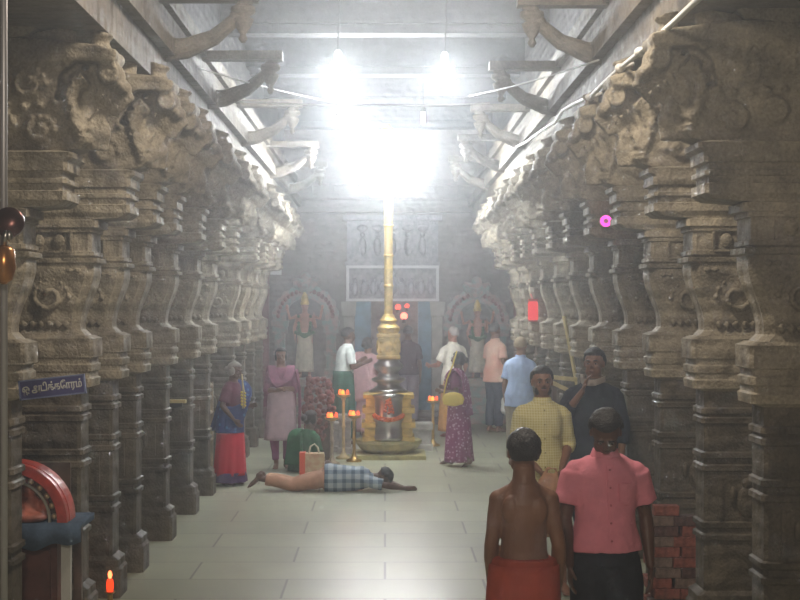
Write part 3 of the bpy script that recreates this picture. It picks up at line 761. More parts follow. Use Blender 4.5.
# ------------------------------------------------------------------ lamps
LAMPS = []
def hanging_lamp(px, py, D, lab, P, r=.085):
    x, z = wx(px, D), wz(py, D)
    t = thing('hanging_lamp', lab, 'lamp', (x, D, z), 0)
    m = MB(); m.lathe([(r*.35,r*1.15),(r*.7,r*.9),(r,0),(r*.8,-r*.65),(r*.3,-r)], n=20); m.build('bulb', glow('bulb_glow', (.92,.97,1.0), 60), t, smooth=True)
    m = MB(); m.lathe([(.035,r*1.1),(.04,r*1.2),(.04,r*1.2+.09),(.02,r*1.2+.12)], n=16); m.build('socket', FRAME, t)
    top = CEIL-z-.01
    m = MB(); m.tube([(0,0,r*1.2+.10), (.01,0,(top+.1)/2), (0,0,top)], .008, 8); m.build('cord', CABLE, t)
    li = bpy.data.lights.new('bulb_light', 'POINT'); li.energy = P; li.color = (.93,.97,1.0); li.shadow_soft_size = r*.6
    lo = bpy.data.objects.new('bulb_light', li); COL.objects.link(lo); lo.location = (x, D, z); LAMPS.append(lo)
K = .85
hanging_lamp(338, 75, 16.5, 'glaring white bulb hanging on a cord, upper left of the lamp cluster', 120*K, .12)
hanging_lamp(445, 76, 16.5, 'glaring white bulb hanging on a cord, upper right of the lamp cluster', 150*K, .11)
hanging_lamp(345, 118, 20.0, 'white bulb on a cord just below the upper left glaring bulb', 110*K, .10)
def mast_lamp(p0, p1, lab, P):
    D = 22.1; a = V(wx(p0[0], D), D, wz(p0[1], D)); b = V(wx(p1[0], D), D, wz(p1[1], D)); c0 = (a+b)/2
    t = thing('mast_lamp', lab, 'lamp', c0)
    m = MB(); m.tube([a-c0, b-c0], .075, 16); m.ell(a-c0, .075); m.ell(b-c0, .075); m.build('tube', glow('tube_glow', (.95,.98,1.0), 55), t, smooth=True)
    m = MB(); m.tube([V(0,.0,0)+(b-c0)*.95, V(PX,PY-.05,c0.z-.12)-c0+V(0,0,-.1)], .018, 8); m.build('arm', FRAME, t)
    for q in (.2, .8):
        li = bpy.data.lights.new('tube_light', 'POINT'); li.energy = P/2; li.color = (.94,.98,1.0); li.shadow_soft_size = .06
        lo = bpy.data.objects.new('tube_light', li); COL.objects.link(lo); lo.location = a.lerp(b, q); LAMPS.append(lo)
mast_lamp((354, 148), (366, 186), 'slanting white floodlight tube left of the gilded mast', 190*K)
mast_lamp((420, 148), (402, 184), 'slanting white floodlight tube right of the gilded mast', 300*K)
def point(n, loc, P, col, r=.1):
    li = bpy.data.lights.new(n, 'POINT'); li.energy = P; li.color = col; li.shadow_soft_size = r
    lo = bpy.data.objects.new(n, li); COL.objects.link(lo); lo.location = loc; return lo
point('unseen_hall_lamp', (-.6, .6, 4.3), 460, (1., .86, .70), .25)  # unseen lamp added overhead near the camera to light the fronts
point('unseen_hall_lamp', (.3, 8.75, 4.9), 330, (1., .86, .70), .25)  # unseen lamp added over the aisle; leaves the nearest pillar fronts dim
point('side_fill', (-3.3, 14, 4.0), 20, (1., .85, .7), .2)  # unseen light added in the left side aisle, no lamp modelled there
point('side_fill', (3.3, 15, 4.0), 20, (1., .85, .7), .2)  # same kind of added light in the right side aisle
point('sanctum_lamp', (cx+.1, YB+1.6, 1.9), 10, (1., .55, .4), .1)

# red and magenta electric lamps
def small_lamp(name, lab, D, px, py, r, col, s, cat='lamp', body=None):
    t = thing(name, lab, cat, (wx(px, D), D, wz(py, D)))
    m = MB(); m.ell((0,0,0), (r,r*.8,r)); m.build('bulb', glow(name+'_glow', col, s, False), t, smooth=True)
    m = MB(); m.lathe([(r*.6,-r*2.0),(r*.7,-r*1.7),(r*.45,-r*1.2),(r*.5,-r*.8)], n=12); m.build('holder', BLACK, t)
    return t
small_lamp('red_lamp', 'upper small red lamp glowing in the shrine doorway', 27.3, 398, 307, .05, (1,.05,.02), 2.5)
small_lamp('red_lamp', 'lower small red lamp glowing in the shrine doorway', 27.3, 404, 316, .06, (1,.12,.06), 5)
small_lamp('red_lamp', 'third red lamp glowing at the right of the doorway pair', 27.4, 407, 306, .04, (1,.05,.02), 2.5)
point('red_glow', (wx(403,27.1), 26.9, wz(312,27)), 3.5, (1,.08,.04), .08)
ring = thing('magenta_lamp', 'round magenta ring lamp on the right stone row', 'lamp', (wx(606, 13.16), 13.16, wz(221, 13.16)))
m = MB(); m.rings([[( (.034+.013*math.cos(b))*math.cos(a), .013*math.sin(b), (.034+.013*math.cos(b))*math.sin(a)) for b in [2*PI*j/8 for j in range(8)]] for a in [2*PI*i/24 for i in range(24)]], caps=False, closed=True)
m.build('ring', glow('magenta_glow', (1,.05,.45), 3, False), ring, smooth=True)
m = MB(); m.lathe([(.02,0),(.05,.02),(.05,.06),(.03,.07)], n=18, M=Matrix.Rotation(-PI/2, 4, 'X')); m.build('housing', FRAME, ring)
m = MB(); m.tube([(0,.06,0),(0,.13,.0)], .012, 8); m.build('bracket', BLACK, ring)
# oil lamp on the floor at the third left pillar
t = thing('floor_lamp', 'small red glass oil lamp glowing on the floor by the left pillars', 'oil lamp', (wx(110, 11.1), 11.1, 0))
m = MB(); m.lathe([(.05,0),(.055,.02),(.02,.04),(.02,.10),(.04,.12)], n=14); m.build('stand', BRASS, t)
m = MB(); m.lathe([(.022,.12),(.026,.16),(.022,.20),(.01,.21)], n=14); m.build('glass', glow('oil_glass', (1,.05,.01), 2, False), t, smooth=True)
m = MB(); m.ell((0,0,.235), (.015,.015,.03)); m.build('flame', glow('oil_flame', (1,.18,.06), 5, False), t, smooth=True)
# red lamp on the seventh left pillar
t = thing('wall_lamp', 'tiny orange-red lamp fixed on the left stone row above the pale shelf', 'lamp', (wx(190, 17.6), 17.6, wz(407, 17.6)))
m = MB(); m.ell((0,-.03,0), (.022,.022,.045)); m.build('bulb', glow('wall_red', (1,.12,.03), 3, False), t, smooth=True)
m = MB(); m.box((0,.0,-.06), (.05,.08,.04)); m.build('holder', BLACK, t)
# red box lantern on the right row
D = 21.0; t = thing('red_lantern', 'glowing red square lantern hung on the right stone row', 'lantern', (wx(533, D), D, wz(311, D)))
m = MB(); m.rings([[(x*h, y*h, z) for x, y in ((-1,-1),(1,-1),(1,1),(-1,1))] for z, h in ((-.12,.055),(-.10,.062),(.10,.062),(.13,.05))]); m.build('shade', glow('lantern_glow', (1,.05,.06), .9, False), t)
m = MB(); m.box((0,0,.142), (.12,.12,.03)); m.box((0,0,-.13), (.11,.11,.02)); m.tube([(0,0,.15), (0,.31,.22)], .01, 6); m.build('cap', mat('red_tin', (.4,.05,.04), .5), t)

# ================================================================== PEOPLE
def person(label, x, D, rz, group=None):
    return thing('person', label, 'person', (x, D, 0), rz, group)
CH = lambda *a: cloth(*a)
# --- man with bare back, seen from behind
p = person('bare-backed man in an orange waist cloth walking away in the foreground', wx(524, 7.4), 7.4, PI-.05)
f = Fig(H=1.50, wide=.86, J=dict(elL=(.225,.02,1.10), wrL=(.22,-.08,.86), elR=(-.235,.03,1.10), wrR=(-.245,-.10,.88), kneeL=(.09,-.10,.48), ankL=(.09,-.08,.085), ankR=(-.10,.14,.09)), pitch=.12, yaw=.15)
f.body(p, SK_M, .006); f.hair(p, HAIR, .012, low=-.045)
f.skirt(p, cloth('orange_cloth', (.42, .08, .045)), 1.0, .42, .178, .21, 8, .04, name='waist_cloth', ry=.9)
m = MB(); f.torso(m, .965, 1.035, .032, .02); f.fin(m); m.build('waist_fold', cloth('orange_cloth_fold', (.38, .07, .035)), p, voxel=.009, disp=wrinkle(.010, 14, 4))
# --- man in the pink shirt
PINK = cloth('pink_cotton', (.78, .27, .35), .06)
p = person('man in a pink short-sleeved shirt and dark trousers, head bowed, walking forward', wx(605, 8.0), 8.0, .06)
f = Fig(H=1.58, wide=1.05, J=dict(kneeL=(.10,-.12,.49), ankL=(.10,-.12,.085), ankR=(-.10,.16,.10), elL=(.245,.03,1.09), wrL=(.25,-.06,.85), elR=(-.235,.0,1.09), wrR=(-.225,-.10,.86)), pitch=.72, yaw=-.15, belly=.02)
f.body(p, SK_D, .006); f.hair(p, HAIR, .014, low=-.03)
so = f.shirt(p, PINK, hem=.925, sleeve=.68, seed=2, vox=.008, wr=.014, slr=.026, flare=.035)
f.front_detail(so, PINK, cloth('pink_dark', (.5, .13, .17)), z0=.95, z1=1.37)
f.trousers(p, cloth('black_cotton', (.02, .022, .026)), seed=5)
# --- man in the yellow checked shirt
YC = check_mat('yellow_check', (.56,.50,.20), (.66,.62,.34), (.74,.72,.48), 330, 330)
p = person('man in a yellow checked shirt and folded tan lungi walking towards the camera', wx(542, 11.85), 11.85, .05)
f = Fig(H=1.62, wide=1.0, J=dict(kneeL=(.11,-.14,.49), ankL=(.13,-.16,.085), ankR=(-.10,.12,.09), elL=(.235,.02,1.09), wrL=(.12,-.19,.93), haL=(-.4,-.4,-.8), elR=(-.235,.03,1.08), wrR=(-.05,-.20,.92), haR=(.5,-.4,-.7)), belly=.01)
f.body(p, SK_M, .006); f.hair(p, HAIR, .013)
so = f.shirt(p, YC, hem=.80, sleeve=1.2, seed=7, vox=.008, wr=.013, flare=.03)
f.front_detail(so, YC, cloth('khaki_dark', (.30,.27,.12)), pocket=True)
m = MB(); m.ell((0,-.088,1.522), (.022,.006,.005), 12, 6)
for sx in (-1, 1): m.ell((sx*.045,-.045,1.50), (.02,.03,.03), 10, 7)
m.v = [tuple(f.M @ f.Hd @ Vector(q)) for q in m.v]; m.build('beard', HAIR, p, smooth=True)
TAN = cloth('tan_cotton', (.42, .24, .13))
f.skirt(p, TAN, 1.0, .42, .165, .20, 7, .07, name='lungi')
b = thing('cloth_pouch', 'tan cloth pouch held in front by the man in the yellow shirt', 'bag', (wx(549, 11.6), 11.52, .80))
m = MB(); m.ell((0,0,0), (.095,.04,.10)); m.tube([(-.05,0,.08), (-.02,0,.13), (.04,0,.13), (.06,0,.07)], .012, 8); m.build('pouch', cloth('pouch_tan', (.45,.25,.15)), b, voxel=.01, disp=wrinkle(.012, 18))
# --- dark figure behind them
NAVY = cloth('navy_cotton', (.018, .024, .04))
p = person('man in dark clothes raising one hand to his chin by the right stone row', 1.70, 13.0, -.35)
f = Fig(H=1.72, wide=1.08, J=dict(elR=(-.26,-.10,1.12), wrR=(-.04,-.22,1.36), haR=(.4,-.1,1), elL=(.24,.02,1.09), kneeL=(.10,-.10,.48), ankR=(-.10,.12,.09)), belly=.03)
f.body(p, SK_M, .008); f.hair(p, HAIR, .014)
f.shirt(p, NAVY, hem=.80, sleeve=1.55, seed=9); f.trousers(p, NAVY, seed=1)
f.band(p, cloth('pale_scarf', (.45,.40,.36)), [((-.09,-.02,1.46),(0,.4,1)), ((-.06,-.10,1.43),(0,.3,1)), ((.02,-.12,1.42),(0,.3,1)), ((.09,-.03,1.45),(0,.4,1))], .05, 'scarf')
# --- woman in purple sari, back towards us, walking left
PS = pattern_mat('purple_print', (.22, .035, .12), (.55, .40, .50), 24, .36)
p = person('woman in a purple printed sari with a yellow shoulder bag walking left', wx(458, 21), 21.0, -1.95)
f = Fig(H=1.47, wide=.92, J=dict(elL=(.21,.03,1.09), wrL=(.12,-.20,1.10), haL=(-.2,-1,.2), elR=(-.21,.0,1.09), wrR=(-.16,-.20,1.12), haR=(0,-1,.3), ankL=(.10,.18,.10), toeL=(.1,-.8,-.5), ankR=(-.10,-.16,.085)))
f.body(p, SK_D, .009, hands=True); f.hair(p, HAIR, .012, bun=.045)
f.shirt(p, cloth('plum_blouse', (.16,.02,.09)), hem=1.08, sleeve=.7, flare=0, collar=False, inf=.014, vox=.01, wr=.005)
f.skirt(p, PS, 1.06, .07, .15, .235, 10, .06, seed=1, ry=.9, off=(0,.02))
f.band(p, PS, [((-.16,-.02,1.02),(0,0,1)), ((.02,-.17,1.12),(.3,0,1)), ((.13,-.12,1.30),(1,.2,.6)), ((.13,.0,1.43),(1,0,0)), ((.11,.13,1.30),(1,0,0)), ((.05,.16,1.05),(1,0,0)), ((.03,.19,.75),(1,0,0))], [.2,.26,.22,.17,.24,.30,.32], 'sari_drape', th=.015, fold=.014)
b = thing('shoulder_bag', 'yellow shoulder bag hanging at the hip of the woman in the purple sari', 'bag', (wx(453, 20.7), 20.66, wz(399, 20.7)))
YB_ = mat('yellow_vinyl', (.68, .52, .06), .45)
m = MB(); m.ell((0,0,0), (.15,.045,.095)); m.box((0,0,-.03), (.26,.07,.08)); m.build('bag_body', YB_, b, voxel=.012)
m = MB(); m.tube([(-.13,0,.03), (-.08,.01,.25), (.0,.03,.45), (.05,.06,.62)], .010, 8); m.build('strap', YB_, b, smooth=True)
# --- man in white shirt and orange dhoti in front of the doorway
p = person('grey-haired man in a white shirt and orange lower cloth by the doorway', wx(453, 25.6), 25.6, -2.5)
f = Fig(H=1.74, wide=1.08, J=dict(elL=(.27,-.05,1.10), wrL=(.22,-.28,1.08), haL=(.1,-1,.2), elR=(-.25,.02,1.08), wrR=(-.22,-.10,.86)))
f.body(p, skin('skin_reddish', (.38,.16,.10)), .010, face=True); f.hair(p, mat('white_hair', (.36,.33,.30), .6, bump=.5), .001, hairline=.4)
f.shirt(p, cloth('white_cotton', (.80,.76,.66)), hem=.80, sleeve=.75, seed=11, vox=.011)
f.skirt(p, cloth('orange_dhoti', (.60,.30,.08)), 1.0, .10, .165, .23, 8, .07, name='lower_cloth')
# --- man in the peach shirt
p = person('man in a peach shirt and dark trousers facing right near the shrine wall', wx(495, 26.6), 26.6, 2.25)
f = Fig(H=1.78, wide=1.0, J=dict(elR=(-.25,.02,1.09), wrR=(-.20,-.20,1.0), haR=(.1,-.7,-.6), elL=(.24,-.02,1.09), wrL=(.12,-.24,1.1), haL=(-.3,-1,0)))
f.body(p, SK_M, .010); f.hair(p, mat('greying_hair', (.10,.095,.09), .6, bump=.5), .012)
f.shirt(p, mat('peach_cotton', (.74,.36,.26), .85, col2=(.80,.60,.48), nscale=2.5, bump=.15), hem=.78, sleeve=.8, seed=13, vox=.011, flare=.04)
f.trousers(p, cloth('dark_blue_trousers', (.035,.045,.07)), vox=.012)
b = thing('plastic_bag', 'white plastic carrier bag held by the man in the peach shirt', 'bag', (2.03, 26.35, .48))
m = MB(); m.ell((0,0,0), (.12,.07,.17)); m.ell((0,0,-.08), (.13,.08,.10)); m.build('bag_body', mat('white_plastic', (.72,.74,.70), .4), b, voxel=.014, disp=wrinkle(.02, 16))
m = MB(); m.tube([(-.05,0,.13), (-.01,0,.34), (.02,0,.36), (.05,0,.13)], .010, 8); m.build('handle', mat('white_plastic2', (.72,.74,.70), .4), b, smooth=True)
# --- man in light blue shirt with tan hair
p = person('stooping man with tan hair in a light blue shirt by the right stone row', 1.76, 21.0, 2.7)
f = Fig(H=1.66, wide=1.0, lean=.10, belly=.02, J=dict(elR=(-.26,-.03,1.10), wrR=(-.16,-.22,1.02), haR=(.2,-.8,-.4)))
f.body(p, SK_M, .009); f.hair(p, BLONDHAIR, .010)
f.shirt(p, cloth('light_blue_cotton', (.36,.47,.68)), hem=.78, sleeve=.75, seed=15, vox=.010)
f.trousers(p, cloth('khaki_trousers', (.30,.27,.2)), vox=.011)
# --- woman in mauve kurta facing the camera
KU = cloth('pale_pink_kurta', (.52,.38,.42)); MV = cloth('mauve_cotton', (.27,.10,.16), .15)
p = person('woman in a pale pink kurta and mauve shawl facing the camera with folded arms', wx(281, 20.7), 20.7, .12)
f = Fig(H=1.53, wide=.95, J=dict(elL=(.235,-.02,1.10), wrL=(.04,-.19,1.13), haL=(-1,-.1,-.05), elR=(-.235,-.02,1.09), wrR=(-.03,-.20,1.10), haR=(1,0,.05), ankL=(.07,.02,.085), ankR=(-.07,-.05,.085)), yaw=-.1)
f.body(p, SK_M, .008); f.hair(p, HAIR, .010, braid=.2)
f.shirt(p, MV, hem=1.0, sleeve=1.15, flare=0, inf=.018, collar=False, vox=.010)
f.skirt(p, KU, 1.14, .40, .172, .235, 7, .04, name='kurta', ry=.86)
f.trousers(p, cloth('plum_trousers', (.26,.07,.17)), inf=.012, taper=.3, vox=.010, hem=.12)
f.band(p, MV, [((.15,.16,.85),(1,0,0)), ((.15,.13,1.2),(1,0,0)), ((.14,.01,1.43),(1,0,0)), ((.10,-.15,1.30),(1,0,.2)), ((.02,-.19,1.17),(1,0,.6)), ((-.10,-.17,1.26),(1,0,-.2)), ((-.14,.0,1.43),(1,0,0)), ((-.15,.13,1.2),(1,0,0)), ((-.16,.16,.85),(1,0,0))], [.15,.14,.10,.14,.20,.14,.10,.14,.15], 'shawl', th=.014)
f.band(p, MV, [((.20,-.06,1.38),(.3,1,0)), ((.25,-.05,1.15),(0,1,0)), ((.26,-.03,.85),(0,1,0)), ((.25,-.02,.48),(0,1,0))], [.12,.16,.18,.16], 'shawl_end', th=.014)
# --- old woman in the red and blue sari
BL = pattern_mat('blue_print', (.02,.045,.20), (.05,.20,.42), 14, .30); RD = pattern_mat('red_cloth', (.55,.02,.045), (.16,.02,.05), 5, .16)
p = person('grey-haired old woman in a blue and red sari standing by the left railing', -1.82, 18.78, 1.15)
f = Fig(H=1.42, wide=1.0, lean=.10, belly=.05, pitch=.1, J=dict(elL=(.23,.0,1.09), wrL=(.12,-.22,1.10), haL=(-.1,-1,.3), elR=(-.24,.02,1.09), wrR=(-.20,-.16,.92), haR=(.2,-.7,-.6)))
f.body(p, SK_D, .008); f.hair(p, GREYHAIR, .012, bun=.04)
f.shirt(p, cloth('maroon_blouse', (.13,.025,.05)), hem=1.05, sleeve=.8, flare=0, collar=False, inf=.016, vox=.01, wr=.006)
f.skirt(p, RD, 1.0, .14, .18, .25, 8, .05, seed=2)
m = f.skirt(p, cloth('navy_hem', (.06,.02,.09)), .18, .05, .245, .265, 8, .06, name='sari_border', seed=2)
f.skirt(p, BL, 1.08, .72, .185, .225, 6, .06, name='sari_fold', seed=3)
f.band(p, BL, [((-.20,-.04,.92),(0,0,1)), ((-.05,-.23,1.02),(.2,0,1)), ((.10,-.19,1.22),(.8,0,.8)), ((.14,-.03,1.42),(1,.1,0)), ((.12,.14,1.28),(1,0,0)), ((.04,.17,1.0),(1,0,0)), ((-.02,.2,.72),(1,0,0))], [.26,.34,.28,.18,.26,.32,.34], 'sari_drape', th=.016, fold=.016)
b = thing('flower_stick', 'yellow flower offering held up by the old woman in the red sari', 'flowers', (wx(243.5, 18.6), 18.6, wz(398, 18.6)))
m = MB(); m.tube([(0,0,-.12), (.0,0,.08), (-.02,0,.28)], [.018,.014,.008], 8); m.build('stem', WOODY, b, smooth=True)
m = MB(); 
for i in range(16): m.ell((.022*math.sin(i*2.1), .02*math.cos(i*2.1), -.10+.012*i), .014, 8, 6)
m.build('blossoms', mat('yellow_blossom', (.75,.60,.06), .8), b, smooth=True)
# --- seated person in green
GR = cloth('green_cotton', (.025,.11,.045), .25)
p = person('woman in a dark green sari sitting on the floor behind the prostrate man', wx(303, 20.3), 20.3, 2.3)
f = Fig(H=1.50, lean=.22, M=Matrix.Translation((0,0,-.75)), J=dict(kneeL=(.28,-.22,.93), ankL=(.02,-.36,.86), kneeR=(-.28,-.22,.93), ankR=(-.04,-.40,.86), toeL=(-1,-.2,0), toeR=(1,-.2,0), wrL=(.14,-.26,1.02), elL=(.25,-.06,1.10), wrR=(-.12,-.28,1.02), elR=(-.25,-.06,1.10), haL=(0,-1,-.3), haR=(0,-1,-.3)))
f.body(p, SK_D, .009); f.hair(p, HAIR, .014, bun=.05)
f.shirt(p, GR, hem=.84, sleeve=.9, flare=.04, inf=.022, collar=False)
f.skirt(p, GR, 1.0, .83, .22, .34, 7, .08, name='sari_lap', off=(0,-.14), ry=.85)
f.band(p, GR, [((-.18,-.05,1.05),(0,0,1)), ((.0,-.20,1.15),(.3,0,1)), ((.14,-.08,1.38),(1,.2,.3)), ((.12,.13,1.33),(1,0,0)), ((.0,.19,1.05),(1,0,0)), ((-.04,.2,.88),(1,0,0))], [.24,.28,.20,.28,.36,.38], 'sari_drape', th=.016)
b = thing('carry_bag', 'orange and cream carry bag standing on the floor behind the lying man', 'bag', (wx(312, 19.6), 19.6, 0))
OB = mat('bag_orange', (.75,.09,.03), .6); CB = mat('bag_cream', (.66,.56,.36), .6, col2=(.55,.30,.16), nscale=12)
m = MB(); m.rings([[(x*h*w_+.03, y*.09, z) for x, y in ((-1,-1),(1,-1),(1,1),(-1,1))] for z, h, w_ in ((.0,.9,.12),(.04,1,.12),(.26,1.02,.12),(.30,.95,.12))]); m.build('bag_body', CB, b)
m = MB(); m.rings([[(-.115+x*.035, y*.092, z) for x, y in ((-1,-1),(1,-1),(1,1),(-1,1))] for z in (.005,.31)]); m.build('side_panel', OB, b)
for sy in (-1, 1):
    m = MB(); m.tube([(-.04,sy*.05,.29), (-.02,sy*.04,.38), (.03,0,.41), (.07,sy*.04,.37), (.09,sy*.05,.29)], .009, 8); m.build('handle', mat('handle_cream', (.6,.55,.42), .6), b, smooth=True)
# --- prostrate man
Mp = Matrix(((0,0,1,0),(1,0,0,0),(0,1,0,.145),(0,0,0,1)))
BC = check_mat('blue_white_check', (.52,.58,.62), (.26,.34,.43), (.10,.15,.23), 62, 62, 'X', 'Z')
p = person('man in a blue checked shirt and peach trousers lying face down, arms stretched forward', -1.50, 18.2, 0)
f = Fig(H=1.56, M=Mp, belly=.03, wide=1.05, pitch=-.12, J=dict(elL=(.20,-.07,1.60), wrL=(.06,-.125,1.82), haL=(-.2,-.05,1), elR=(-.20,-.07,1.60), wrR=(-.02,-.125,1.82), haR=(.15,-.05,1), shL=(.165,-.02,1.38), shR=(-.165,-.02,1.38),
        ankL=(.10,-.0,.11), ankR=(-.10,.0,.10), toeL=(.1,-.8,-.55), toeR=(-.1,-.8,-.55), kneeL=(.10,-.075,.47), kneeR=(-.10,-.075,.47)))
f.body(p, SK_D, .009, grip=0); f.hair(p, HAIR, .014)
f.shirt(p, BC, hem=.86, sleeve=.8, inf=.03, flare=.03, seed=21)
f.trousers(p, cloth('peach_trousers', (.58,.33,.22)), hem=.14, inf=.018, seed=22)
# --- worshippers near the doorway
p = person('man in a white shirt and green lower cloth beside the left shrine arch', wx(343, 24.3), 24.3, 1.9)
f = Fig(H=1.74, lean=.12, J=dict(elL=(.24,-.05,1.12), wrL=(.14,-.24,1.22), haL=(0,-1,.6), elR=(-.24,-.05,1.12), wrR=(-.14,-.24,1.2), haR=(0,-1,.6)))
f.body(p, SK_D, .011, face=True); f.hair(p, HAIR, .014)
f.shirt(p, cloth('white_shirt', (.66,.72,.70)), hem=1.02, sleeve=.8, flare=0, vox=.011); f.skirt(p, cloth('deep_green_cloth', (.03,.10,.07)), 1.06, .10, .17, .22, 8, .07, name='lower_cloth')
p = person('woman in a light pink sari behind the left side of the flag mast', wx(368, 25.8), 25.8, 2.6)
f = Fig(H=1.56, J=dict(elL=(.23,0,1.1), wrL=(.10,-.2,1.15), haL=(0,-1,.4), elR=(-.23,0,1.1), wrR=(-.1,-.2,1.15), haR=(0,-1,.4)))
LP = cloth('light_pink_cotton', (.58,.36,.38))
f.body(p, SK_M, .011); f.hair(p, HAIR, .012, bun=.05)
f.shirt(p, LP, hem=1.0, sleeve=.8, flare=0, collar=False, vox=.011); f.skirt(p, LP, 1.05, .08, .16, .24, 9, .07)
f.band(p, LP, [((-.18,-.05,1.02),(0,0,1)), ((.02,-.17,1.16),(.3,0,1)), ((.13,.0,1.43),(1,0,0)), ((.10,.13,1.28),(1,0,0)), ((.04,.16,1.0),(1,0,0)), ((.02,.18,.6),(1,0,0))], [.2,.26,.17,.26,.32,.34], 'sari_drape', th=.015)
p = person('man in a dark shirt and grey trousers standing inside the shrine doorway', wx(408, 28.0), 28.0, PI)
f = Fig(H=1.72, J=dict(elL=(.24,-.05,1.12), wrL=(.12,-.24,1.2), haL=(0,-1,.6)))
f.body(p, SK_D, .011); f.hair(p, HAIR, .014)
f.shirt(p, cloth('dark_plum_shirt', (.06,.035,.05)), hem=.86, sleeve=.8, vox=.011); f.trousers(p, cloth('grey_mauve_trousers', (.25,.22,.27)), vox=.012)

# ================================================================== FURNITURE AND LOOSE THINGS
# name board on the nearest left pillar
D = 8.95
sb = thing('name_board', 'small blue board with white Tamil lettering fixed to the nearest left pillar', 'sign', ((wx(20, D)+wx(85, D))/2, D, wz(387, D)))
R9 = Matrix.Rotation(-.11, 3, 'Y'); wbd = wx(85, D)-wx(20, D)
m = MB(); m.box((0,0,0), (wbd,.02,.098), R9); m.build('board', mat('board_blue', (.09,.09,.30), .5), sb)
m = MB()
for z in (-.051, .051): m.box(R9 @ V(0,-.003,z), (wbd+.01,.026,.008), R9)
for x in (-wbd/2, wbd/2): m.box(R9 @ V(x,-.003,0), (.008,.026,.11), R9)
m.build('rim', mat('rim_blue', (.22,.27,.50), .5), sb)
m = MB(); m.box((-.16,.06,0), (.03,.11,.03)); m.build('bracket', BLACK, sb)
cu = bpy.data.curves.new('lettering', 'FONT'); cu.body = '\u0b92 \u0b85\u0b9f\u0bbf\u0b95\u0bcd\u0b95\u0bc7\u0bbe\u0bb0\u0bae\u0bcd'; cu.size = .105; cu.align_x = 'CENTER'; cu.align_y = 'CENTER'; cu.extrude = .003; cu.offset = .0022
to = bpy.data.objects.new('lettering', cu); COL.objects.link(to)
dg = bpy.context.evaluated_depsgraph_get(); me = bpy.data.meshes.new_from_object(to.evaluated_get(dg)); bpy.data.objects.remove(to)
xs = [v.co.x for v in me.vertices]; ys = [v.co.y for v in me.vertices]; 
if xs:
    kx = (wbd*.92)/(max(xs)-min(xs)); ky = .070/(max(ys)-min(ys)); mx_, my_ = (max(xs)+min(xs))/2, (max(ys)+min(ys))/2
    for v in me.vertices: v.co = Vector(((v.co.x-mx_)*kx, (v.co.y-my_)*ky, v.co.z))
me.transform((Matrix.Translation((0,-.014,0)) @ R9.to_4x4() @ Matrix.Rotation(PI/2, 4, 'X')))
me.materials.clear(); me.materials.append(mat('letter_white', (.85,.85,.85), .5)); lo = bpy.data.objects.new('lettering', me); COL.objects.link(lo); lo.parent = sb

# red arched shrine cart between the first two left pillars
RED = mat('red_paint', (.50,.06,.045), .4, var=.3, nscale=8); 
ct = thing('shrine_cart', 'red arched shrine cart with blue cloth between the two nearest left pillars', 'shrine', (-2.27, 9.86, 0))
def arc(r, a0, a1, n): return [(r*math.cos(a0+(a1-a0)*i/n), r*math.sin(a0+(a1-a0)*i/n)) for i in range(n+1)]
def archm(r0, r1, y0, y1, zc, m):
    o_, i_ = arc(r1, -.05, PI+.05, 28), arc(r0, -.05, PI+.05, 28)
    m.rings([[(a[0], y0, zc+a[1]), (a[0], y1, zc+a[1]), (b[0], y1, zc+b[1]), (b[0], y0, zc+b[1])] for a, b in zip(o_, i_)]); return m
archm(.29,.35,-.20,-.13,.80,MB()).build('arch', RED, ct)
archm(.33,.355,-.13,.04,.80,MB()).build('hood', RED, ct)
archm(.235,.25,-.19,-.17,.80,MB()).build('inner_ring', mat('silver_trim', (.55,.52,.45), .35, .6), ct)
m = MB()
for i in range(13):
    a = .1+(PI-.2)*i/12; m.ell((.27*math.cos(a), -.18, .80+.27*math.sin(a)), (.02,.02,.02), 8, 6)
o = m.build('bead_trim', mat('bead_gold', (.55,.40,.25), .4, .5), ct, smooth=True); o['kind'] = 'stuff'
m = MB(); m.box((0,.17,.95), (.60,.02,.34)); m.build('back_panel', WOODD, ct)
m = MB(); m.ell((0,-.02,.90), (.11,.07,.13)); m.ell((0,-.03,1.06), (.06,.055,.065)); m.ell((0,-.02,1.14), (.035,.035,.05)); m.ell((-.12,-.05,.93), (.035,.035,.09)); m.ell((.12,-.05,.93), (.035,.035,.09)); m.ell((0,-.08,.83), (.16,.07,.05))
m.v = [(x*.85+.10, y-.09, .80+(z-.80)*.68) for x, y, z in m.v]; m.build('idol', mat('red_idol', (.52,.17,.12), .5, var=.3, nscale=14), ct, voxel=.014)
BLU = cloth('blue_cloth', (.07,.11,.17), .2)
R = []
for i in range(33):
    x = -.40+.84*i/32; zz = .012*math.sin(i*.8)+.02*math.sin(i*.25)
    R.append([(x,-.27-.010*math.sin(i*.9),.66+zz), (x,-.25,.79), (x,.22,.80), (x,.22,.76), (x,-.225,.76), (x,-.24-.010*math.sin(i*.9),.655+zz)])
MB().rings(R).build('cloth_cover', BLU, ct, smooth=True)
m = MB(); m.box((0,0,.72), (.74,.42,.07)); m.build('tray', WOODD, ct)
m = MB(); m.box((.10,.02,.36), (.36,.34,.62)); m.box((.10,-.16,.36), (.28,.02,.52)); m.build('cabinet', mat('red_brown_cabinet', (.16,.06,.045), .5, var=.3), ct)
for k, (x, c_) in enumerate(((.345, mat('white_post', (.55,.55,.52), .5)), (-.34, WOODD))):
    m = MB(); m.box((x,-.19,.35), (.055,.055,.70)); m.build('leg', c_, ct); m = MB(); m.box((x,.18,.35), (.05,.05,.70)); m.build('leg', WOODD, ct)

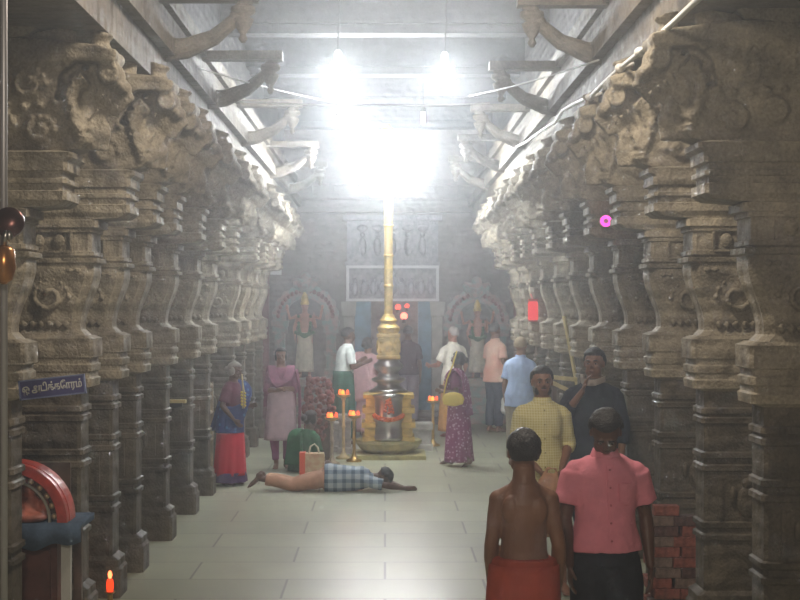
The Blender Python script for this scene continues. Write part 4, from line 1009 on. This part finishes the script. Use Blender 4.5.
# slender post with lamp fitting at the left picture edge
D = 7.0; lp = thing('lamp_post', 'slender pale metal post with a round brass lamp at the left picture edge', 'post', (wx(4, D), D, 0))
m = MB(); m.tube([(0,0,0), (0,0,CEIL)], .016, 12); m.build('pole', mat('pale_steel', (.45,.45,.47), .4, .5), lp, smooth=True)
z = wz(223, D)
m = MB(); m.lathe([(.01,-.035),(.06,-.03),(.068,0),(.06,.03),(.01,.035)], n=28, M=Matrix.Translation((.035,-.05,z)) @ Matrix.Rotation(PI/2-.3, 4, 'X')); m.build('round_cap', mat('dark_copper', (.12,.055,.05), .3, .8), lp, smooth=True)
m = MB(); m.tube([(.03,-.06,z-.02), (.03,-.09,z-.05), (.02,-.09,z-.10)], .014, 10); m.ell((.045,-.09,z-.06), (.015,.015,.025)); m.build('chrome_hook', SILVER, lp, smooth=True)
m = MB(); m.lathe([(.02,z-.10),(.045,z-.12),(.05,z-.20),(.035,z-.25),(.01,z-.27)], (.02,-.08,0), 20); m.build('brass_lamp', mat('amber_brass', (.48,.22,.07), .25, .7), lp, smooth=True)
m = MB(); m.box((0,0,z), (.05,.06,.05)); m.build('clamp', BLACK, lp)

# railing in the left aisle
ra = thing('railing', 'worn pale railing of three rails between the left pillars', 'railing', (-2.23, 19.3, 0))
for y, x in ((-.95,-.02), (.0,.0), (.95,.03)):
    m = MB(); m.box((x,y,.57), (.05,.05,1.14)); m.box((x,y,.02), (.14,.14,.04)); m.build('post', WOODP, ra)
for z in (.42,.76,1.10):
    m = MB(); m.tube([(-.02,-1.0,z), (0,0,z+.01), (.03,1.0,z)], .025, 10); m.build('rail', WOODP, ra, smooth=True)
D = 16.0; sh = thing('shelf', 'narrow yellow painted shelf edge fixed to the left stone row', 'shelf', (wx(173, D), D-.04, wz(401, D)))
m = MB(); m.box((0,0,0), (.27,.12,.03)); m.build('shelf_board', WOODY, sh); m = MB(); m.prism([(-.1,-.015),(.1,-.015),(.1,-.05),(-.1,-.10)], .02); m.build('bracket', BLACK, sh)
# barrier and leaning plank on the right
ba = thing('barrier', 'low yellow wooden barrier between the right stone pillars', 'barrier', (2.0, 17.35, 0))
for z, t_ in ((1.31,.0),(1.18,-.10)):
    m = MB(); m.box((0,0,z), (.40,.05,.045), Matrix.Rotation(.10-t_*3.5, 3, 'Y')); m.build('rail', WOODY, ba)
for x in (-.16,.18): m = MB(); m.box((x,.04,.64), (.045,.045,1.28)); m.box((x,.04,.02), (.1,.3,.04)); m.build('post', WOODD, ba)
D = 17.58; a = V(wx(564, D), D, wz(316, D)); b_ = V(wx(564, D)+.20*1.9, D+.0, .0)
m = MB(); d_ = (b_-a); m.tube([V(0,0,0), d_*.5, d_], [.045,.045,.045], 4, .5)
o = m.build('plank', WOODY, None, loc=a); tag(o, 'yellow wooden plank leaning against the right stone row above the barrier', 'plank')
o.location = a

# bricks stacked by the right row
BR = [mat('brick_red', (.24,.075,.055), .85, var=.35, nscale=18, bump=.5), mat('brick_dark', (.09,.045,.04), .85, var=.4, nscale=18, bump=.5), mat('brick_grey', (.17,.12,.10), .85, var=.3, nscale=18, bump=.5)]
protos = []
for mm in BR:
    m = MB(); m.rings([[(x*(.105-c_), y*(.052-c_), z) for x, y in ((-1,-1),(1,-1),(1,1),(-1,1))] for z, c_ in ((0,.004),(.004,0),(.066,0),(.070,.004))]); protos.append((m, mm))
meshes = []
for m, mm in protos:
    o = m.build('brick', mm); meshes.append(o.data); bpy.data.objects.remove(o)
for row in range(10):
    for col in range(3):
        if row >= 6 and col == 2: continue
        if row >= 9 and col == 1: continue
        for dep in range(2):
            if dep == 1 and row > 7: continue
            o = bpy.data.objects.new('brick', meshes[random.choice((0,0,1,2,1))]); COL.objects.link(o)
            o.location = (1.90+.225*col*.85+(.05 if row % 2 else 0)+random.uniform(-.012,.012)-.0, 11.12+dep*.13, .072*row)
            o.rotation_euler = (0,0,random.uniform(-.09,.09)); o.scale = (.82,1,1)
            tag(o, 'weathered brick in the loose stack at the foot of the right stone row', 'brick', 'bricks stacked by the right row')
# lamp stands, altar blocks and garland heap by the mast
def lamp_stand(x, D, h, lab, mcol):
    t = thing('oil_lamp_stand', lab, 'lamp stand', (x, D, 0))
    m = MB(); m.lathe([(.10,0),(.11,.02),(.05,.05),(.022,.10),(.022,h*.5),(.034,h*.52),(.022,h*.54),(.022,h-.06),(.035,h-.04),(.02,h-.02)], n=16); m.build('column', mcol, t, smooth=True)
    m = MB(); m.lathe([(.02,h-.03),(.09,h),(.10,h+.03),(.07,h+.015)], n=20); m.build('oil_dish', BRASS, t, smooth=True)
    for k in range(3):
        m = MB(); a = k*2.1+.4; m.ell((.06*math.cos(a), .06*math.sin(a), h+.05), (.022,.022,.042)); m.build('flame', glow('flame_%d' % k, (1,.10+.05*k,.03), 2.2+k, False), t, smooth=True)
    return t
lamp_stand(wx(343.5, 22), 22.0, .86, 'tall yellow oil lamp stand left of the mast base', WOODY)
lamp_stand(wx(332, 21.2), 21.2, .60, 'shorter tan oil lamp stand nearest the garland heap', WOODP)
lamp_stand(wx(354, 21.6), 21.6, .60, 'brass oil lamp stand touching the left side of the mast base', BRASS)
lamp_stand(wx(433, 24), 24.0, .66, 'brass oil lamp stand right of the mast base', BRASS)
point('flame_glow', (wx(350, 21.7), 21.6, .82), 2.5, (1,.30,.12), .06)
for px, D, w_, h_, lab in ((334, 23.2, .44, .42, 'low pale stone block left of the flag mast'), (421, 23.4, .34, .40, 'low pale stone block right of the flag mast'), (345, 22.8, .2, .56, 'small grey stone altar just left of the mast pedestal')):
    t = thing('stone_altar', lab, 'altar', (wx(px, D), D, 0)); R = []
    for z, k in ((0,1),(.08,1),(.09,.85),(.5*h_/.5-.10,.85),(h_-.09,1),(h_-.02,1),(h_,.94)): R.append([(x*w_/2*k, y*w_/2*k, z) for x, y in ((-1,-1),(1,-1),(1,1),(-1,1))])
    m = MB(); m.rings(R); m.build('block', mat('pale_stone', (.36,.34,.31), .7, var=.25, nscale=7, bump=.4), t)
t = thing('garland_heap', 'dark red flower garlands heaped on a stand left of the oil lamps', 'garlands', (wx(319, 21.6), 21.6, 0))
m = MB(); m.box((0,0,.32), (.30,.26,.64)); m.build('stand', WOODD, t)
GM = mat('dark_red_flowers', (.11,.025,.025), .85, col2=(.26,.09,.07), nscale=20, bump=.5)
m = MB()
for i in range(170):
    a = random.uniform(0, 2*PI); h = random.uniform(.30, 1.12); r = .21*(1-.35*abs(h-.7)/.4)
    m.ell((r*math.cos(a), r*.8*math.sin(a), h), random.uniform(.028,.045), 8, 6)
o = m.build('flowers', GM, t, smooth=True); o['kind'] = 'stuff'
# cables
pts = [(697,0),(676,20),(657,37),(640,52),(620,68),(603,84),(590,97),(574,104),(562,111),(556,122),(541,131),(528,141),(514,148)]
P = []
for px, py in pts: D = 1.5*F/(px-385); P.append(V(1.5, D, wz(py, D)))
m = MB(); m.tube([V(1.52, 6.6, 3.55)]+P, .016, 8)
o = m.build('white_cable', WCABLE, None, smooth=True); tag(o, 'thick white cable sagging along the beam of the right stone row', 'cable')
for i, k in enumerate((4, 3, 6)):
    m = MB(); m.ell((0,0,0), (.035,.05,.03)); m.tube([(0,0,0), (.09,.0,.03)], .012, 6)
    q = m.build('cable_clip', WCABLE, None, smooth=True); q.location = P[k]; q.parent = o
def wire(n, p0, p1, sag, lab, r=.006, mt=WCABLE):
    p0, p1 = Vector(p0), Vector(p1); m = MB()
    m.tube([p0.lerp(p1, t/16)-V(0,0,sag*4*(t/16)*(1-t/16)) for t in range(17)], r, 6)
    o = m.build(n, mt, None, smooth=True); tag(o, lab, 'wire')
W2 = mat('grey_wire', (.42,.42,.42), .5)
wire('electric_wire', (-1.62, 12.6, wz(62, 12.6)), (wx(345, 18), 18, wz(104, 18)), .03, 'thin pale wire slanting from the left beam to the hanging bulbs', .007, W2)
wire('electric_wire', (-1.66, 15.6, wz(100, 15.6)), (1.06, 16.2, wz(103, 16.2)), .04, 'thin pale wire stretched level across the aisle under the bulbs', .008, W2)
wire('electric_wire', (1.55, 11.6, wz(60, 11.6)), (wx(470, 16), 16, wz(96, 16)), .02, 'thin pale wire slanting from the right beam to the bulbs', .007, W2)
t = thing('small_tube_lamp', 'small upright white tube lamp under the upper right bulb', 'lamp', (wx(423, 19), 19, wz(118, 19)))
m = MB(); m.tube([(0,0,-.07), (0,0,.07)], .022, 10); m.build('tube', glow('mini_tube', (1,1,1), 12, False), t, smooth=True)
m = MB(); m.lathe([(.03,.07),(.03,.12),(.01,.13)], n=12); m.tube([(0,0,.12), (0,0,CEIL-wz(118, 19)-.02)], .006, 6); m.build('cord', CABLE, t)
for o in bpy.data.objects:
    if o.parent is None and 'category' in o and 'kind' not in o: o['kind'] = 'thing'
# ------------------------------------------------------------------ haze, camera, view
w = bpy.data.worlds.new('World'); scn.world = w; w.use_nodes = True; nt = w.node_tree
nt.nodes['Background'].inputs[0].default_value = (.5,.55,.65,1); nt.nodes['Background'].inputs[1].default_value = .02
vs = nt.nodes.new('ShaderNodeVolumeScatter'); vs.inputs['Color'].default_value = (.90,.95,1,1); vs.inputs['Density'].default_value = .015; vs.inputs['Anisotropy'].default_value = .78
nt.links.new(vs.outputs[0], nt.nodes['World Output'].inputs['Volume'])
cam = bpy.data.cameras.new('Camera'); co = bpy.data.objects.new('Camera', cam); COL.objects.link(co); scn.camera = co
cam.sensor_width = 36; cam.lens = 36*F/800; cam.clip_end = 100
co.location = (0, 0, HC); co.rotation_euler = (PI/2, 0, 0)
cam.shift_x = 15/800; cam.shift_y = 6/800
scn.view_settings.view_transform = 'Standard'; scn.view_settings.look = 'None'; scn.view_settings.gamma = 1; scn.view_settings.use_curve_mapping = False
scn.view_settings.exposure = 0.0
scn.cycles.use_denoising = True
scn.cycles.sample_clamp_indirect = 3; scn.cycles.sample_clamp_direct = 0; scn.cycles.max_bounces = 6; scn.cycles.volume_bounces = 0; scn.cycles.diffuse_bounces = 3
